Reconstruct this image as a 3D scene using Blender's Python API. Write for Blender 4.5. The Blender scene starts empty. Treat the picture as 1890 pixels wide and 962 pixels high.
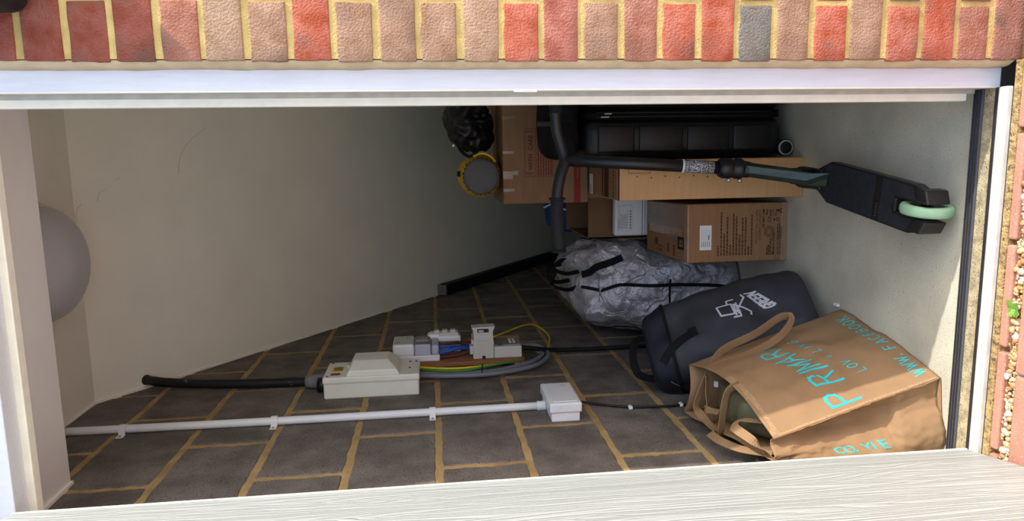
import bpy, bmesh, math, random
from mathutils import Vector, Matrix, noise
random.seed(7)
scn = bpy.context.scene
COL = scn.collection
PI = math.pi

# ------------------------------------------------------------------ camera
def rotm(axis, a): return Matrix.Rotation(a, 3, axis)
CAM = Vector((0.0, -1.317, 1.17))
M = rotm('Z', 0.14968761) @ rotm('X', -0.11056213) @ rotm('Y', 0.03312246)
r_, u_, f_ = M @ Vector((0, 0, -1)), M @ Vector((1, 0, 0)), M @ Vector((0, 1, 0))
cd = bpy.data.cameras.new('camera'); cam = bpy.data.objects.new('camera', cd); COL.objects.link(cam)
m4 = Matrix((r_, u_, -f_)).transposed().to_4x4(); m4.translation = CAM
cam.matrix_world = m4
cd.sensor_fit = 'HORIZONTAL'; cd.sensor_width = 36.0; cd.lens = 1289.93 / 1890 * 36
cd.clip_start = 0.02; cd.clip_end = 200
scn.camera = cam
# ------------------------------------------------------------------ light
SUN_EL = math.radians(41)
sd = Vector((-.967 * math.cos(SUN_EL), .254 * math.cos(SUN_EL), -math.sin(SUN_EL))).normalized()
sl = bpy.data.lights.new('sun', 'SUN'); sl.energy = 4.3; sl.angle = math.radians(.6); sl.color = (1, .96, .89)
so = bpy.data.objects.new('sun', sl); COL.objects.link(so)
so.rotation_euler = sd.to_track_quat('-Z', 'Y').to_euler(); so.location = (3, -2, 4)
wd = bpy.data.worlds.new('sky'); scn.world = wd; wd.use_nodes = True
wn = wd.node_tree; wn.nodes.clear()
sky = wn.nodes.new('ShaderNodeTexSky'); sky.sky_type = 'NISHITA'; sky.sun_disc = False
sky.sun_elevation = SUN_EL; sky.sun_rotation = math.radians(104.7); sky.dust_density = 2.2
bg = wn.nodes.new('ShaderNodeBackground'); bg.inputs['Strength'].default_value = 0.44
wo = wn.nodes.new('ShaderNodeOutputWorld')
wn.links.new(sky.outputs[0], bg.inputs[0]); wn.links.new(bg.outputs[0], wo.inputs[0])
scn.view_settings.view_transform = 'Standard'; scn.view_settings.look = 'None'
scn.view_settings.gamma = 1.0; scn.view_settings.use_curve_mapping = False
scn.view_settings.exposure = 0.0
scn.cycles.diffuse_bounces = 8; scn.cycles.max_bounces = 14

# ------------------------------------------------------------------ materials
def lin(c):
    return tuple((x / 255 / 12.92) if x / 255 <= .04045 else ((x / 255 + .055) / 1.055) ** 2.4 for x in c) + (1,)
MATS = {}
class NT:
    def __init__(s, m): s.t = m.node_tree; s.n = s.t.nodes; s.l = s.t.links
    def new(s, k, **kw):
        n = s.n.new(k)
        for a, b in kw.items(): setattr(n, a, b)
        return n
def mat(name, col, rough=.6, var=.12, vscale=12, bump=0, bscale=200, col2=None, metal=0, spec=.4,
        objcol=False, speck=None, sscale=300, sthr=.66, stretch=None, coat=0, trans=0, detail=5, samt=1.0, bdist=.002, ssoft=.05):
    if name in MATS: return MATS[name]
    m = bpy.data.materials.new(name); m.use_nodes = True; t = NT(m); b = t.n['Principled BSDF']
    b.inputs['Roughness'].default_value = rough; b.inputs['Metallic'].default_value = metal
    b.inputs['Specular IOR Level'].default_value = spec
    b.inputs['Coat Weight'].default_value = coat
    b.inputs['Transmission Weight'].default_value = trans
    g = t.new('ShaderNodeNewGeometry'); vec = g.outputs['Position']
    if stretch:
        mp = t.new('ShaderNodeMapping'); mp.inputs['Scale'].default_value = stretch
        t.l.new(vec, mp.inputs['Vector']); vec = mp.outputs[0]
    nz = t.new('ShaderNodeTexNoise'); nz.inputs['Scale'].default_value = vscale; nz.inputs['Detail'].default_value = detail
    t.l.new(vec, nz.inputs['Vector'])
    mr = t.new('ShaderNodeMapRange'); mr.inputs['From Min'].default_value = .33; mr.inputs['From Max'].default_value = .67
    t.l.new(nz.outputs['Fac'], mr.inputs['Value'])
    mx = t.new('ShaderNodeMix', data_type='RGBA'); t.l.new(mr.outputs[0], mx.inputs['Factor'])
    A, B = mx.inputs[6], mx.inputs[7]
    if objcol:
        oi = t.new('ShaderNodeObjectInfo')
        h1 = t.new('ShaderNodeHueSaturation'); h1.inputs['Value'].default_value = 1 - var
        h2 = t.new('ShaderNodeHueSaturation'); h2.inputs['Value'].default_value = 1 + var; h2.inputs['Saturation'].default_value = .85
        t.l.new(oi.outputs['Color'], h1.inputs['Color']); t.l.new(oi.outputs['Color'], h2.inputs['Color'])
        t.l.new(h1.outputs[0], A); t.l.new(h2.outputs[0], B)
    else:
        c = lin(col)
        if col2: A.default_value = c; B.default_value = lin(col2)
        else:
            A.default_value = tuple(x * (1 - var) for x in c[:3]) + (1,)
            B.default_value = tuple(min(1, x * (1 + var)) for x in c[:3]) + (1,)
    out = mx.outputs[2]
    if speck:
        s2 = t.new('ShaderNodeTexNoise'); s2.inputs['Scale'].default_value = sscale; s2.inputs['Detail'].default_value = 2
        t.l.new(g.outputs['Position'], s2.inputs['Vector'])
        r2 = t.new('ShaderNodeMapRange'); r2.inputs['From Min'].default_value = sthr; r2.inputs['From Max'].default_value = sthr + ssoft
        r2.inputs['To Max'].default_value = samt
        t.l.new(s2.outputs['Fac'], r2.inputs['Value'])
        m2 = t.new('ShaderNodeMix', data_type='RGBA'); t.l.new(r2.outputs[0], m2.inputs['Factor'])
        t.l.new(out, m2.inputs[6]); m2.inputs[7].default_value = lin(speck); out = m2.outputs[2]
    t.l.new(out, b.inputs['Base Color'])
    if bump:
        bz = t.new('ShaderNodeTexNoise'); bz.inputs['Scale'].default_value = bscale; bz.inputs['Detail'].default_value = 3
        t.l.new(vec, bz.inputs['Vector'])
        bp = t.new('ShaderNodeBump'); bp.inputs['Strength'].default_value = bump; bp.inputs['Distance'].default_value = bdist
        t.l.new(bz.outputs['Fac'], bp.inputs['Height']); t.l.new(bp.outputs[0], b.inputs['Normal'])
    MATS[name] = m; return m

mat('brick', (0, 0, 0), .9, .2, 26, 1.0, 250, objcol=True, spec=.15, speck=(104, 78, 66), sscale=13, sthr=.52, samt=.75, bdist=.004, ssoft=.22)
mat('mortar', (200, 174, 112), .95, .16, 30, .7, 260, spec=.1, bdist=.003)
mat('sealant', (205, 184, 148), .85, .10, 30, .5, 120, spec=.2)
mat('block', (118, 111, 104), .95, .28, 10, 1.0, 300, spec=.1, speck=(60, 54, 50), sscale=240, sthr=.60, samt=.7, bdist=.004)
mat('block_mortar', (172, 144, 100), .95, .18, 18, .8, 200, spec=.1, bdist=.003)
mat('plaster', (243, 243, 231), .85, .03, 5, .15, 60, spec=.2)
mat('lintel_plaster', (232, 230, 228), .85, .03, 6, .15, 60, spec=.2)
mat('concrete', (200, 195, 174), .95, .15, 5, .8, 300, spec=.1, speck=(70, 62, 52), sscale=190, sthr=.665, samt=.6, bdist=.003)
mat('frame_white', (220, 222, 228), .4, .03, 20, .25, 90, stretch=(8, 8, .6), spec=.4)
mat('frame_cream', (243, 239, 222), .45, .05, 30, spec=.4)
mat('rebate_grey', (186, 183, 172), .6, .1, 40)
mat('gasket', (42, 42, 46), .55, .2, 40, spec=.4)
mat('sill_grey', (78, 78, 80), .5, .35, 40, spec=.4, stretch=(3, 60, 60))
mat('sill_sand', (170, 156, 124), .95, .3, 60, .9, 300, speck=(80, 70, 55), sscale=300, sthr=.62)
mat('sill_white', (206, 200, 190), .5, .12, 30)
mat('paver', (188, 136, 116), .95, .12, 12, .7, 300, spec=.1, speck=(224, 190, 160), sscale=260, sthr=.64, samt=.6)
mat('slab', (208, 209, 202), .9, .12, 3, .3, 80, spec=.15)
mat('old_mortar', (168, 142, 98), .95, .35, 70, 1.0, 160, spec=.1, speck=(70, 54, 36), sscale=110, sthr=.60, samt=.7, bdist=.006)
mat('soil', (150, 118, 74), .95, .3, 60, .9, 200, spec=.1)
mat('pebble', (0, 0, 0), .7, .15, 60, objcol=True, spec=.3)
mat('pebble_mix', (190, 156, 104), .8, .3, 70, col2=(226, 206, 170), spec=.3)
mat('white_plastic', (224, 226, 228), .4, .02, 20, spec=.45)
mat('cream_plastic', (222, 220, 208), .38, .03, 20, spec=.45)
mat('grey_plastic', (196, 194, 184), .45, .03, 20, spec=.4)
mat('lavender_plastic', (178, 180, 196), .45, .03, 20, spec=.4)
mat('panel_grey', (120, 118, 116), .5, .08, 60, spec=.4)
mat('black_plastic', (19, 19, 20), .42, .12, 40, spec=.45)
mat('black_rubber', (20, 20, 21), .6, .2, 60, .2, 150, speck=(190, 186, 178), sscale=40, sthr=.72, samt=.8)
mat('cable_grey', (112, 116, 124), .45, .05, 30)
mat('cable_black', (18, 18, 20), .5, .1, 30)
mat('cable_blue', (32, 84, 170), .45, .05, 30)
mat('cable_brown', (84, 46, 34), .45, .05, 30)
mat('cable_green', (70, 128, 44), .45, .05, 30)
mat('cable_yellow', (206, 186, 40), .45, .05, 30)
mat('red_plastic', (150, 30, 32), .5, .05, 30)
mat('label_yellow', (224, 178, 30), .6, .05, 50)
mat('label_brown', (108, 62, 52), .6, .2, 80)
mat('label_white', (226, 226, 222), .6, .02, 50)
mat('ink_black', (26, 24, 24), .7, .05, 50)
mat('ink_grey', (120, 120, 122), .7, .05, 50)
mat('ink_brown', (72, 42, 24), .8, .1, 50)
mat('ink_red', (124, 42, 36), .8, .1, 50)
mat('ink_cyan', (38, 196, 204), .7, .04, 50)
mat('ink_silver', (196, 198, 204), .6, .05, 50)
mat('card', (136, 104, 76), .85, .06, 9, .12, 90, stretch=(1, 1, 8), spec=.15)
mat('card_pale', (196, 154, 108), .85, .05, 9, .12, 90, stretch=(1, 1, 8), spec=.15)
mat('card_brown', (146, 108, 76), .8, .07, 9, .12, 90, stretch=(1, 1, 8), spec=.2)
mat('card_dark', (122, 92, 66), .85, .08, 9, .12, 90, spec=.15)
mat('tape', (138, 112, 92), .22, .08, 30, .3, 60, spec=.6)
mat('tape_clear', (156, 124, 96), .2, .1, 40, .4, 50, spec=.7)
mat('plywood', (150, 98, 66), .75, .2, 20, .3, 80, stretch=(30, 30, 3))
mat('black_fabric', (16, 16, 17), .8, .2, 40, .5, 300, spec=.2)
mat('shell_black', (21, 21, 22), .42, .1, 60, .15, 500, spec=.45)
mat('bar_black', (26, 26, 27), .4, .06, 40, spec=.5)
mat('grip_tape', (44, 45, 48), .92, .18, 60, .8, 900, spec=.2)
mat('grip_rubber', (34, 34, 36), .75, .15, 90, .7, 200, spec=.25)
mat('neck_metal', (66, 76, 66), .3, .1, 30, metal=.5, spec=.5)
mat('wheel_mint', (150, 186, 150), .5, .08, 30, spec=.35)
mat('chrome', (190, 190, 192), .25, .05, 30, metal=.9)
mat('sticker', (40, 42, 48), .4, .1, 200, speck=(210, 212, 214), sscale=420, sthr=.5)
mat('navy', (52, 53, 59), .62, .10, 18, .35, 260, spec=.35)
mat('navy_dark', (26, 29, 42), .6, .12, 18, .35, 260, spec=.35)
mat('webbing', (20, 20, 22), .8, .15, 80, .5, 400, spec=.2)
mat('bag_brown', (146, 117, 86), .85, .07, 14, .35, 500, spec=.15)
mat('bag_hem', (158, 129, 96), .85, .16, 180, .5, 400, spec=.15)
mat('olive', (80, 80, 58), .55, .15, 12, .3, 60, spec=.35)
mat('sack_yellow', (196, 160, 36), .6, .15, 30, .4, 60, spec=.3)
mat('sack_grey', (92, 90, 90), .7, .06, 20, .2, 150, spec=.25)
mat('blue', (18, 62, 124), .6, .1, 15, spec=.3)
mat('diffuser', (190, 190, 196), .35, .03, 6, spec=.5, coat=.2)
mat('trunk_black', (16, 16, 18), .5, .2, 30, spec=.4)
mat('stripe_red', (136, 40, 34), .8, .05, 40)
mat('shade_box_black', (28, 28, 30), .6, .2, 30, .4, 120, spec=.3, speck=(190, 190, 190), sscale=150, sthr=.74)

def door_material():
    m = bpy.data.materials.new('door_woodgrain'); m.use_nodes = True; t = NT(m); b = t.n['Principled BSDF']
    b.inputs['Roughness'].default_value = .42
    g = t.new('ShaderNodeNewGeometry')
    mp = t.new('ShaderNodeMapping'); mp.inputs['Scale'].default_value = (6, 6, .35); t.l.new(g.outputs['Position'], mp.inputs[0])
    n = t.new('ShaderNodeTexNoise'); n.inputs['Scale'].default_value = 3; n.inputs['Detail'].default_value = 1.5; n.inputs['Distortion'].default_value = .4
    t.l.new(mp.outputs[0], n.inputs['Vector'])
    k = t.new('ShaderNodeMath', operation='MULTIPLY'); k.inputs[1].default_value = 70; t.l.new(n.outputs['Fac'], k.inputs[0])
    sn_ = t.new('ShaderNodeMath', operation='SINE'); t.l.new(k.outputs[0], sn_.inputs[0])
    mx = t.new('ShaderNodeMath', operation='POWER'); ab = t.new('ShaderNodeMath', operation='ABSOLUTE'); t.l.new(sn_.outputs[0], ab.inputs[0]); t.l.new(ab.outputs[0], mx.inputs[0]); mx.inputs[1].default_value = .6
    bp = t.new('ShaderNodeBump'); bp.inputs['Strength'].default_value = .7; bp.inputs['Distance'].default_value = .0035
    t.l.new(mx.outputs[0], bp.inputs['Height']); t.l.new(bp.outputs[0], b.inputs['Normal'])
    b.inputs['Base Color'].default_value = lin((164, 169, 167))
    MATS['door_woodgrain'] = m
door_material()
def woven_material():
    m = bpy.data.materials.new('woven_plastic'); m.use_nodes = True; t = NT(m); b = t.n['Principled BSDF']
    b.inputs['Roughness'].default_value = .24; b.inputs['Specular IOR Level'].default_value = 1.0; b.inputs['Metallic'].default_value = .35; b.inputs['Coat Weight'].default_value = 1.0; b.inputs['Coat Roughness'].default_value = .10; b.inputs['Coat IOR'].default_value = 1.7
    g = t.new('ShaderNodeNewGeometry')
    n = t.new('ShaderNodeTexNoise'); n.inputs['Scale'].default_value = 9; n.inputs['Detail'].default_value = 6; t.l.new(g.outputs['Position'], n.inputs['Vector'])
    mx = t.new('ShaderNodeMix', data_type='RGBA'); t.l.new(n.outputs['Fac'], mx.inputs['Factor'])
    mx.inputs[6].default_value = lin((140, 138, 144)); mx.inputs[7].default_value = lin((206, 202, 206)); t.l.new(mx.outputs[2], b.inputs['Base Color'])
    h = None
    for d in ('X', 'Z'):
        w = t.new('ShaderNodeTexWave'); w.bands_direction = d; w.inputs['Scale'].default_value = 75; t.l.new(g.outputs['Position'], w.inputs['Vector'])
        if h is None: h = w.outputs['Fac']
        else:
            a = t.new('ShaderNodeMath', operation='MULTIPLY'); t.l.new(h, a.inputs[0]); t.l.new(w.outputs['Fac'], a.inputs[1]); h = a.outputs[0]
    n2 = t.new('ShaderNodeTexNoise'); n2.inputs['Scale'].default_value = 20; n2.inputs['Detail'].default_value = 4; n2.inputs['Distortion'].default_value = 1.2
    t.l.new(g.outputs['Position'], n2.inputs['Vector'])
    b1 = t.new('ShaderNodeBump'); b1.inputs['Strength'].default_value = .9; b1.inputs['Distance'].default_value = .02; t.l.new(n2.outputs['Fac'], b1.inputs['Height'])
    b2 = t.new('ShaderNodeBump'); b2.inputs['Strength'].default_value = .45; b2.inputs['Distance'].default_value = .0015; t.l.new(h, b2.inputs['Height']); t.l.new(b1.outputs[0], b2.inputs['Normal']); t.l.new(b2.outputs[0], b.inputs['Coat Normal'])
    t.l.new(b2.outputs[0], b.inputs['Normal']); MATS['woven_plastic'] = m
woven_material()
def brickwall_material():
    m = bpy.data.materials.new('far_brickwork'); m.use_nodes = True; t = NT(m); b = t.n['Principled BSDF']; b.inputs['Roughness'].default_value = .9
    g = t.new('ShaderNodeNewGeometry'); mp = t.new('ShaderNodeMapping'); mp.inputs['Rotation'].default_value = (PI / 2, 0, 0); t.l.new(g.outputs['Position'], mp.inputs[0])
    br = t.new('ShaderNodeTexBrick'); br.inputs['Scale'].default_value = 1; br.inputs['Brick Width'].default_value = .225; br.inputs['Row Height'].default_value = .075
    br.inputs['Mortar Size'].default_value = .005; br.inputs['Color1'].default_value = lin((190, 96, 70)); br.inputs['Color2'].default_value = lin((176, 126, 104)); br.inputs['Mortar'].default_value = lin((190, 160, 96))
    t.l.new(mp.outputs[0], br.inputs['Vector']); t.l.new(br.outputs['Color'], b.inputs['Base Color']); MATS['far_brickwork'] = m
brickwall_material()

# ------------------------------------------------------------------ helpers
def link(name, me, m=None, parent=None, smooth=False):
    o = bpy.data.objects.new(name, me); COL.objects.link(o)
    if m and not me.materials: me.materials.append(MATS[m])
    if smooth:
        for p in me.polygons: p.use_smooth = True
    if parent: o.parent = parent
    return o
def obj(name, bm, m, parent=None, smooth=False):
    bmesh.ops.recalc_face_normals(bm, faces=bm.faces)
    me = bpy.data.meshes.new(name); bm.to_mesh(me); bm.free()
    return link(name, me, m, parent, smooth)
def tag(o, label=None, cat=None, group=None, kind=None):
    if label: o['label'] = label
    if cat: o['category'] = cat
    if group: o['group'] = group
    if kind: o['kind'] = kind
    return o
def empty(name, loc, label, cat, group=None):
    o = bpy.data.objects.new(name, None); COL.objects.link(o); o.location = loc; o.empty_display_size = .05
    tag(o, label, cat, group); return o
def child(o, parent):
    """parent keeping world placement (parents are unrotated empties)"""
    o.parent = parent; o.matrix_parent_inverse = Matrix.Translation(parent.location).inverted(); return o
def bx(bm, lo, hi, bev=0, seg=2, mtx=None):
    lo, hi = Vector(lo), Vector(hi)
    r = bmesh.ops.create_cube(bm, size=1)['verts']
    bmesh.ops.scale(bm, vec=hi - lo, verts=r); bmesh.ops.translate(bm, vec=(lo + hi) / 2, verts=r)
    if bev:
        es = list({e for v in r for e in v.link_edges})
        g = bmesh.ops.bevel(bm, geom=es, offset=bev, segments=seg, affect='EDGES', profile=.5)
        r = list({v for f in g['faces'] for v in f.verts} | {v for v in r if v.is_valid})
    if mtx is not None: bmesh.ops.transform(bm, matrix=mtx, verts=r)
    return r
def box(name, lo, hi, m, parent=None, bev=0, seg=2, smooth=False, mtx=None):
    bm = bmesh.new(); bx(bm, lo, hi, bev, seg, mtx)
    o = obj(name, bm, m, None, smooth)
    if parent: child(o, parent)
    return o
def catmull(pts, n=8, closed=False):
    P = [Vector(p) for p in pts]; out = []; N = len(P)
    for i in range(N if closed else N - 1):
        p0 = P[(i - 1) % N] if closed or i > 0 else P[0] * 2 - P[1]
        p1, p2 = P[i], P[(i + 1) % N]
        p3 = P[(i + 2) % N] if closed or i + 2 < N else P[-1] * 2 - P[-2]
        for k in range(n):
            t = k / n
            out.append(.5 * (2 * p1 + (p2 - p0) * t + (2 * p0 - 5 * p1 + 4 * p2 - p3) * t * t + (3 * p1 - p0 - 3 * p2 + p3) * t ** 3))
    if not closed: out.append(P[-1].copy())
    return out
def sweep(bm, pts, prof, up=None, closed=False, cap=True):
    """prof: list of (a,b) in the frame (side, normal); returns nothing"""
    n = len(pts); rings = []; prev = None
    for i, p in enumerate(pts):
        a = pts[(i - 1) % n] if closed or i > 0 else p
        b = pts[(i + 1) % n] if closed or i < n - 1 else p
        t = (b - a).normalized()
        if up is not None:
            w = up(i / (n - 1)) if callable(up) else Vector(up)
            s = t.cross(w)
            if s.length < 1e-5: s = prev or t.orthogonal()
            s.normalize()
        else:
            s = t.orthogonal().normalized() if prev is None else (prev - t * prev.dot(t)).normalized()
        prev = s; nn = s.cross(t).normalized()
        pr = prof(i / (n - 1)) if callable(prof) else prof
        rings.append([bm.verts.new(p + s * x + nn * y) for x, y in pr])
    k = len(rings[0])
    for i in range(n if closed else n - 1):
        A, B = rings[i], rings[(i + 1) % n]
        for j in range(k): bm.faces.new((A[j], A[(j + 1) % k], B[(j + 1) % k], B[j]))
    if cap and not closed:
        bm.faces.new(rings[0][::-1]); bm.faces.new(rings[-1])
def circ(r, n=12): return [(r * math.cos(2 * PI * i / n), r * math.sin(2 * PI * i / n)) for i in range(n)]
def tube(name, pts, r, m, parent=None, n=12, sm=8, closed=False):
    bm = bmesh.new(); P = catmull(pts, sm, closed) if sm else [Vector(p) for p in pts]
    sweep(bm, P, circ(r, n) if not callable(r) else (lambda t: circ(r(t), n)), closed=closed)
    o = obj(name, bm, m, None, True)
    if parent: child(o, parent)
    return o
def ribbon(name, pts, w, th, m, parent=None, up=(0, 0, 1), sm=8, closed=False):
    bm = bmesh.new(); P = catmull(pts, sm, closed) if sm else [Vector(p) for p in pts]
    sweep(bm, P, [(-w / 2, -th / 2), (w / 2, -th / 2), (w / 2, th / 2), (-w / 2, th / 2)], up=up, closed=closed)
    o = obj(name, bm, m, None, False)
    if parent: child(o, parent)
    return o
def lathe(bm, prof, n=32, mtx=None):
    rings = []
    for r, z in prof:
        if r < 1e-6: rings.append([bm.verts.new((0, 0, z))])
        else: rings.append([bm.verts.new((r * math.cos(2 * PI * i / n), r * math.sin(2 * PI * i / n), z)) for i in range(n)])
    vs = [v for R in rings for v in R]
    for A, B in zip(rings, rings[1:]):
        for i in range(n):
            j = (i + 1) % n
            if len(A) == 1 and len(B) == 1: continue
            if len(A) == 1: bm.faces.new((A[0], B[i], B[j]))
            elif len(B) == 1: bm.faces.new((A[i], A[j], B[0]))
            else: bm.faces.new((A[i], A[j], B[j], B[i]))
    if mtx is not None: bmesh.ops.transform(bm, matrix=mtx, verts=vs)
def turned(name, prof, m, parent=None, n=32, mtx=None, smooth=True):
    bm = bmesh.new(); lathe(bm, prof, n, mtx); o = obj(name, bm, m, None, smooth)
    if parent: child(o, parent)
    return o
def frame_m(origin, x, y=None, z=None):
    """matrix with local Z along z or local X along x"""
    if z is not None:
        z = Vector(z).normalized(); x = Vector(x); x = (x - z * x.dot(z)).normalized(); y = z.cross(x)
    else:
        x = Vector(x).normalized(); y = Vector(y); y = (y - x * y.dot(x)).normalized(); z = x.cross(y)
    m = Matrix((x, y, z)).transposed().to_4x4(); m.translation = Vector(origin); return m
def extr(name, poly, h0, h1, m, parent=None, mtx=None, bev=0, smooth=False):
    bm = bmesh.new(); lo = [bm.verts.new((x, y, h0)) for x, y in poly]; hi = [bm.verts.new((x, y, h1)) for x, y in poly]; n = len(poly)
    bm.faces.new(lo[::-1]); bm.faces.new(hi)
    for i in range(n): bm.faces.new((lo[i], lo[(i + 1) % n], hi[(i + 1) % n], hi[i]))
    if bev: bmesh.ops.bevel(bm, geom=list(bm.edges), offset=bev, segments=2, affect='EDGES', profile=.5)
    if mtx is not None: bmesh.ops.transform(bm, matrix=mtx, verts=bm.verts)
    o = obj(name, bm, m, None, smooth)
    if parent: child(o, parent)
    return o
class Surf:
    def __init__(s, f, sign=1): s.f = f; s.sign = sign
    def __call__(s, u, v, off=0.):
        p = s.f(u, v)
        if off:
            e = 1e-3; du = s.f(u + e, v) - s.f(u - e, v); dv = s.f(u, v + e) - s.f(u, v - e)
            n = du.cross(dv)
            if n.length > 1e-12: p = p + n.normalized() * off * s.sign
        return p
def grid(bm, f, nu, nv, closed=False):
    R = [[bm.verts.new(f(i / nu, j / nv)) for i in range(nu if closed else nu + 1)] for j in range(nv + 1)]
    k = nu if closed else nu
    for j in range(nv):
        for i in range(k):
            a = (i + 1) % nu if closed else i + 1
            bm.faces.new((R[j][i], R[j][a], R[j + 1][a], R[j + 1][i]))
    return R
def nz(p, s=1., seed=0.):
    return noise.noise(Vector(p) * s + Vector((seed, seed * 1.7, -seed)))
# text as meshes
def text_mesh(body, size, align='LEFT', bold=0.):
    cu = bpy.data.curves.new('t', 'FONT'); cu.body = body; cu.size = size; cu.align_x = align; cu.offset = bold; cu.resolution_u = 3
    o = bpy.data.objects.new('t', cu); COL.objects.link(o); bpy.context.view_layer.update()
    me = bpy.data.meshes.new_from_object(o.evaluated_get(bpy.context.evaluated_depsgraph_get()))
    bpy.data.objects.remove(o); bpy.data.curves.remove(cu); return me
def text(name, body, size, m, origin, right, up, parent, align='LEFT', bold=0.):
    me = text_mesh(body, size, align, bold); me.transform(frame_m(origin, right, up)); me.materials.clear()
    o = link(name, me, m); child(o, parent); return o
def bars(name, rects, m, origin, right, up, parent, th=.0004):
    """flat printed marks: rects (x0,y0,x1,y1) in metres on a plane"""
    bm = bmesh.new(); mt = frame_m(origin, right, up)
    for x0, y0, x1, y1 in rects: bx(bm, (x0, y0, 0), (x1, y1, th), mtx=mt)
    o = obj(name, bm, m); child(o, parent)
    if len(rects) > 1: o['kind'] = 'stuff'
    return o
def words(x0, x1, y, h, rnd):
    out = []; x = x0
    while x < x1 - .002:
        w = rnd.uniform(.004, .013); out.append((x, y, min(x + w, x1), y + h)); x += w + .0022
    return out
STROKE = {
 'P': [[(0, 0), (0, 1), (.35, 1), (.52, .93), (.58, .77), (.52, .6), (.35, .52), (0, .52)]],
 'R': [[(0, 0), (0, 1), (.35, 1), (.52, .93), (.57, .77), (.52, .6), (.35, .52), (0, .52)], [(.3, .52), (.6, 0)]],
 'I': [[(.1, 0), (.1, 1)]], 'M': [[(0, 0), (0, 1), (.35, .25), (.7, 1), (.7, 0)]],
 'A': [[(0, 0), (.33, 1), (.66, 0)], [(.12, .35), (.54, .35)]], 'K': [[(0, 0), (0, 1)], [(.55, 1), (0, .42)], [(.18, .6), (.6, 0)]],
 'L': [[(0, 1), (0, 0), (.5, 0)]], 'O': [[(.36 + .36 * math.cos(a * PI / 8), .5 + .5 * math.sin(a * PI / 8)) for a in range(17)]],
 'V': [[(0, 1), (.33, 0), (.66, 1)]], '=': [[(.1, .35), (.5, .35)], [(.1, .65), (.5, .65)]], '.': [[(.1, 0), (.1, .12)]],
 'N': [[(0, 0), (0, 1), (.62, 0), (.62, 1)]], 'E': [[(.5, 0), (0, 0), (0, 1), (.5, 1)], [(0, .52), (.42, .52)]],
 'G': [[(.36 + .36 * math.cos(a * PI / 8), .5 + .5 * math.sin(a * PI / 8)) for a in range(2, 14)] + [(.68, .18), (.7, .45), (.42, .45)]],
 'C': [[(.36 + .36 * math.cos(a * PI / 8), .5 + .5 * math.sin(a * PI / 8)) for a in range(2, 15)]],
 'W': [[(0, 1), (.22, 0), (.43, .8), (.64, 0), (.86, 1)]], 'F': [[(0, 0), (0, 1), (.5, 1)], [(0, .52), (.42, .52)]],
 'B': [[(0, 0), (0, 1), (.35, 1), (.5, .88), (.5, .65), (.35, .53), (0, .53)], [(.35, .53), (.55, .4), (.55, .14), (.38, 0), (0, 0)]],
 'Y': [[(0, 1), (.32, .5), (.64, 1)], [(.32, .5), (.32, 0)]], 'U': [[(0, 1), (0, .25), (.15, .03), (.45, .03), (.6, .25), (.6, 1)]],
}
def strokes(bm, S, lines, mp, w, off=.0012):
    """lay polylines (letter space) on a surface; mp(x,y)->(u,v)"""
    for L in lines:
        for a, b in zip(L, L[1:]):
            a, b = Vector(a), Vector(b); d = b - a
            if d.length < 1e-6: continue
            n = max(1, int(d.length / .12)); t = d.normalized(); s = Vector((-t.y, t.x)) * w / 2
            e = t * w * .45; prev = None
            for i in range(n + 1):
                q = a - e + (d + 2 * e) * (i / n)
                cur = [bm.verts.new(S(*mp(*(q + s)), off)), bm.verts.new(S(*mp(*(q - s)), off))]
                if prev: bm.faces.new((prev[0], prev[1], cur[1], cur[0]))
                prev = cur
def letters(name, S, items, m, parent, w=.14, off=.0014):
    """items: (char, u, v, width_u, height_v, shear)"""
    for ch, u, v, wu, hv, sh in items:
        bm = bmesh.new(); strokes(bm, S, STROKE[ch], lambda x, y: (u + x * wu, v + y * hv + x * sh), w, off)
        child(obj(name, bm, m), parent)

# ================================================================== SETTING
X = Vector((1, 0, 0)); Y = Vector((0, 1, 0)); Z = Vector((0, 0, 1))
# ---- outer brick wall right of the opening
wf = box('wall_front', (.177, .0030, -.12), (1.45, .10, 2.75), 'mortar'); tag(wf, kind='structure')
wf['label'] = 'red and buff brick outer wall with yellow mortar beside the opening'
def brick_mesh(w, seed):
    rnd = random.Random(seed); bm = bmesh.new()
    bx(bm, (0, 0, 0), (w, .098, .063), .0022, 2)
    for e in range(1):
        bmesh.ops.subdivide_edges(bm, edges=[e for e in bm.edges if e.calc_length() > .04], cuts=3, use_grid_fill=True)
    for v in bm.verts:
        p = v.co
        v.co = p + Vector((nz(p, 38, seed) * .0024, nz(p, 30, seed + 3) * .0016, nz(p, 42, seed + 7) * .0026))
    bmesh.ops.recalc_face_normals(bm, faces=bm.faces)
    me = bpy.data.meshes.new('brick'); bm.to_mesh(me); bm.free(); me.materials.append(MATS['brick'])
    for p in me.polygons: p.use_smooth = True
    return me
FULL = [brick_mesh(.215, s) for s in (1, 2, 3, 4)]; HALF = [brick_mesh(.1025, s) for s in (5, 6, 7, 8)]
RED, ORG, TAN, PNK, GRY, BUF = (150, 76, 56), (184, 92, 62), (166, 128, 100), (168, 108, 84), (126, 122, 112), (174, 138, 108)
FIRST = {-2: RED, -1: RED, 0: RED, 1: RED, 2: PNK, 3: BUF, 4: TAN, 5: ORG, 6: TAN, 7: TAN, 8: TAN, 9: BUF, 10: ORG, 11: (172, 98, 78), 12: TAN, 13: PNK,
         14: ORG, 15: ORG, 16: GRY, 17: TAN, 18: ORG, 19: TAN, 20: (182, 102, 76), 21: ORG, 22: PNK, 23: (172, 116, 96)}
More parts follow.
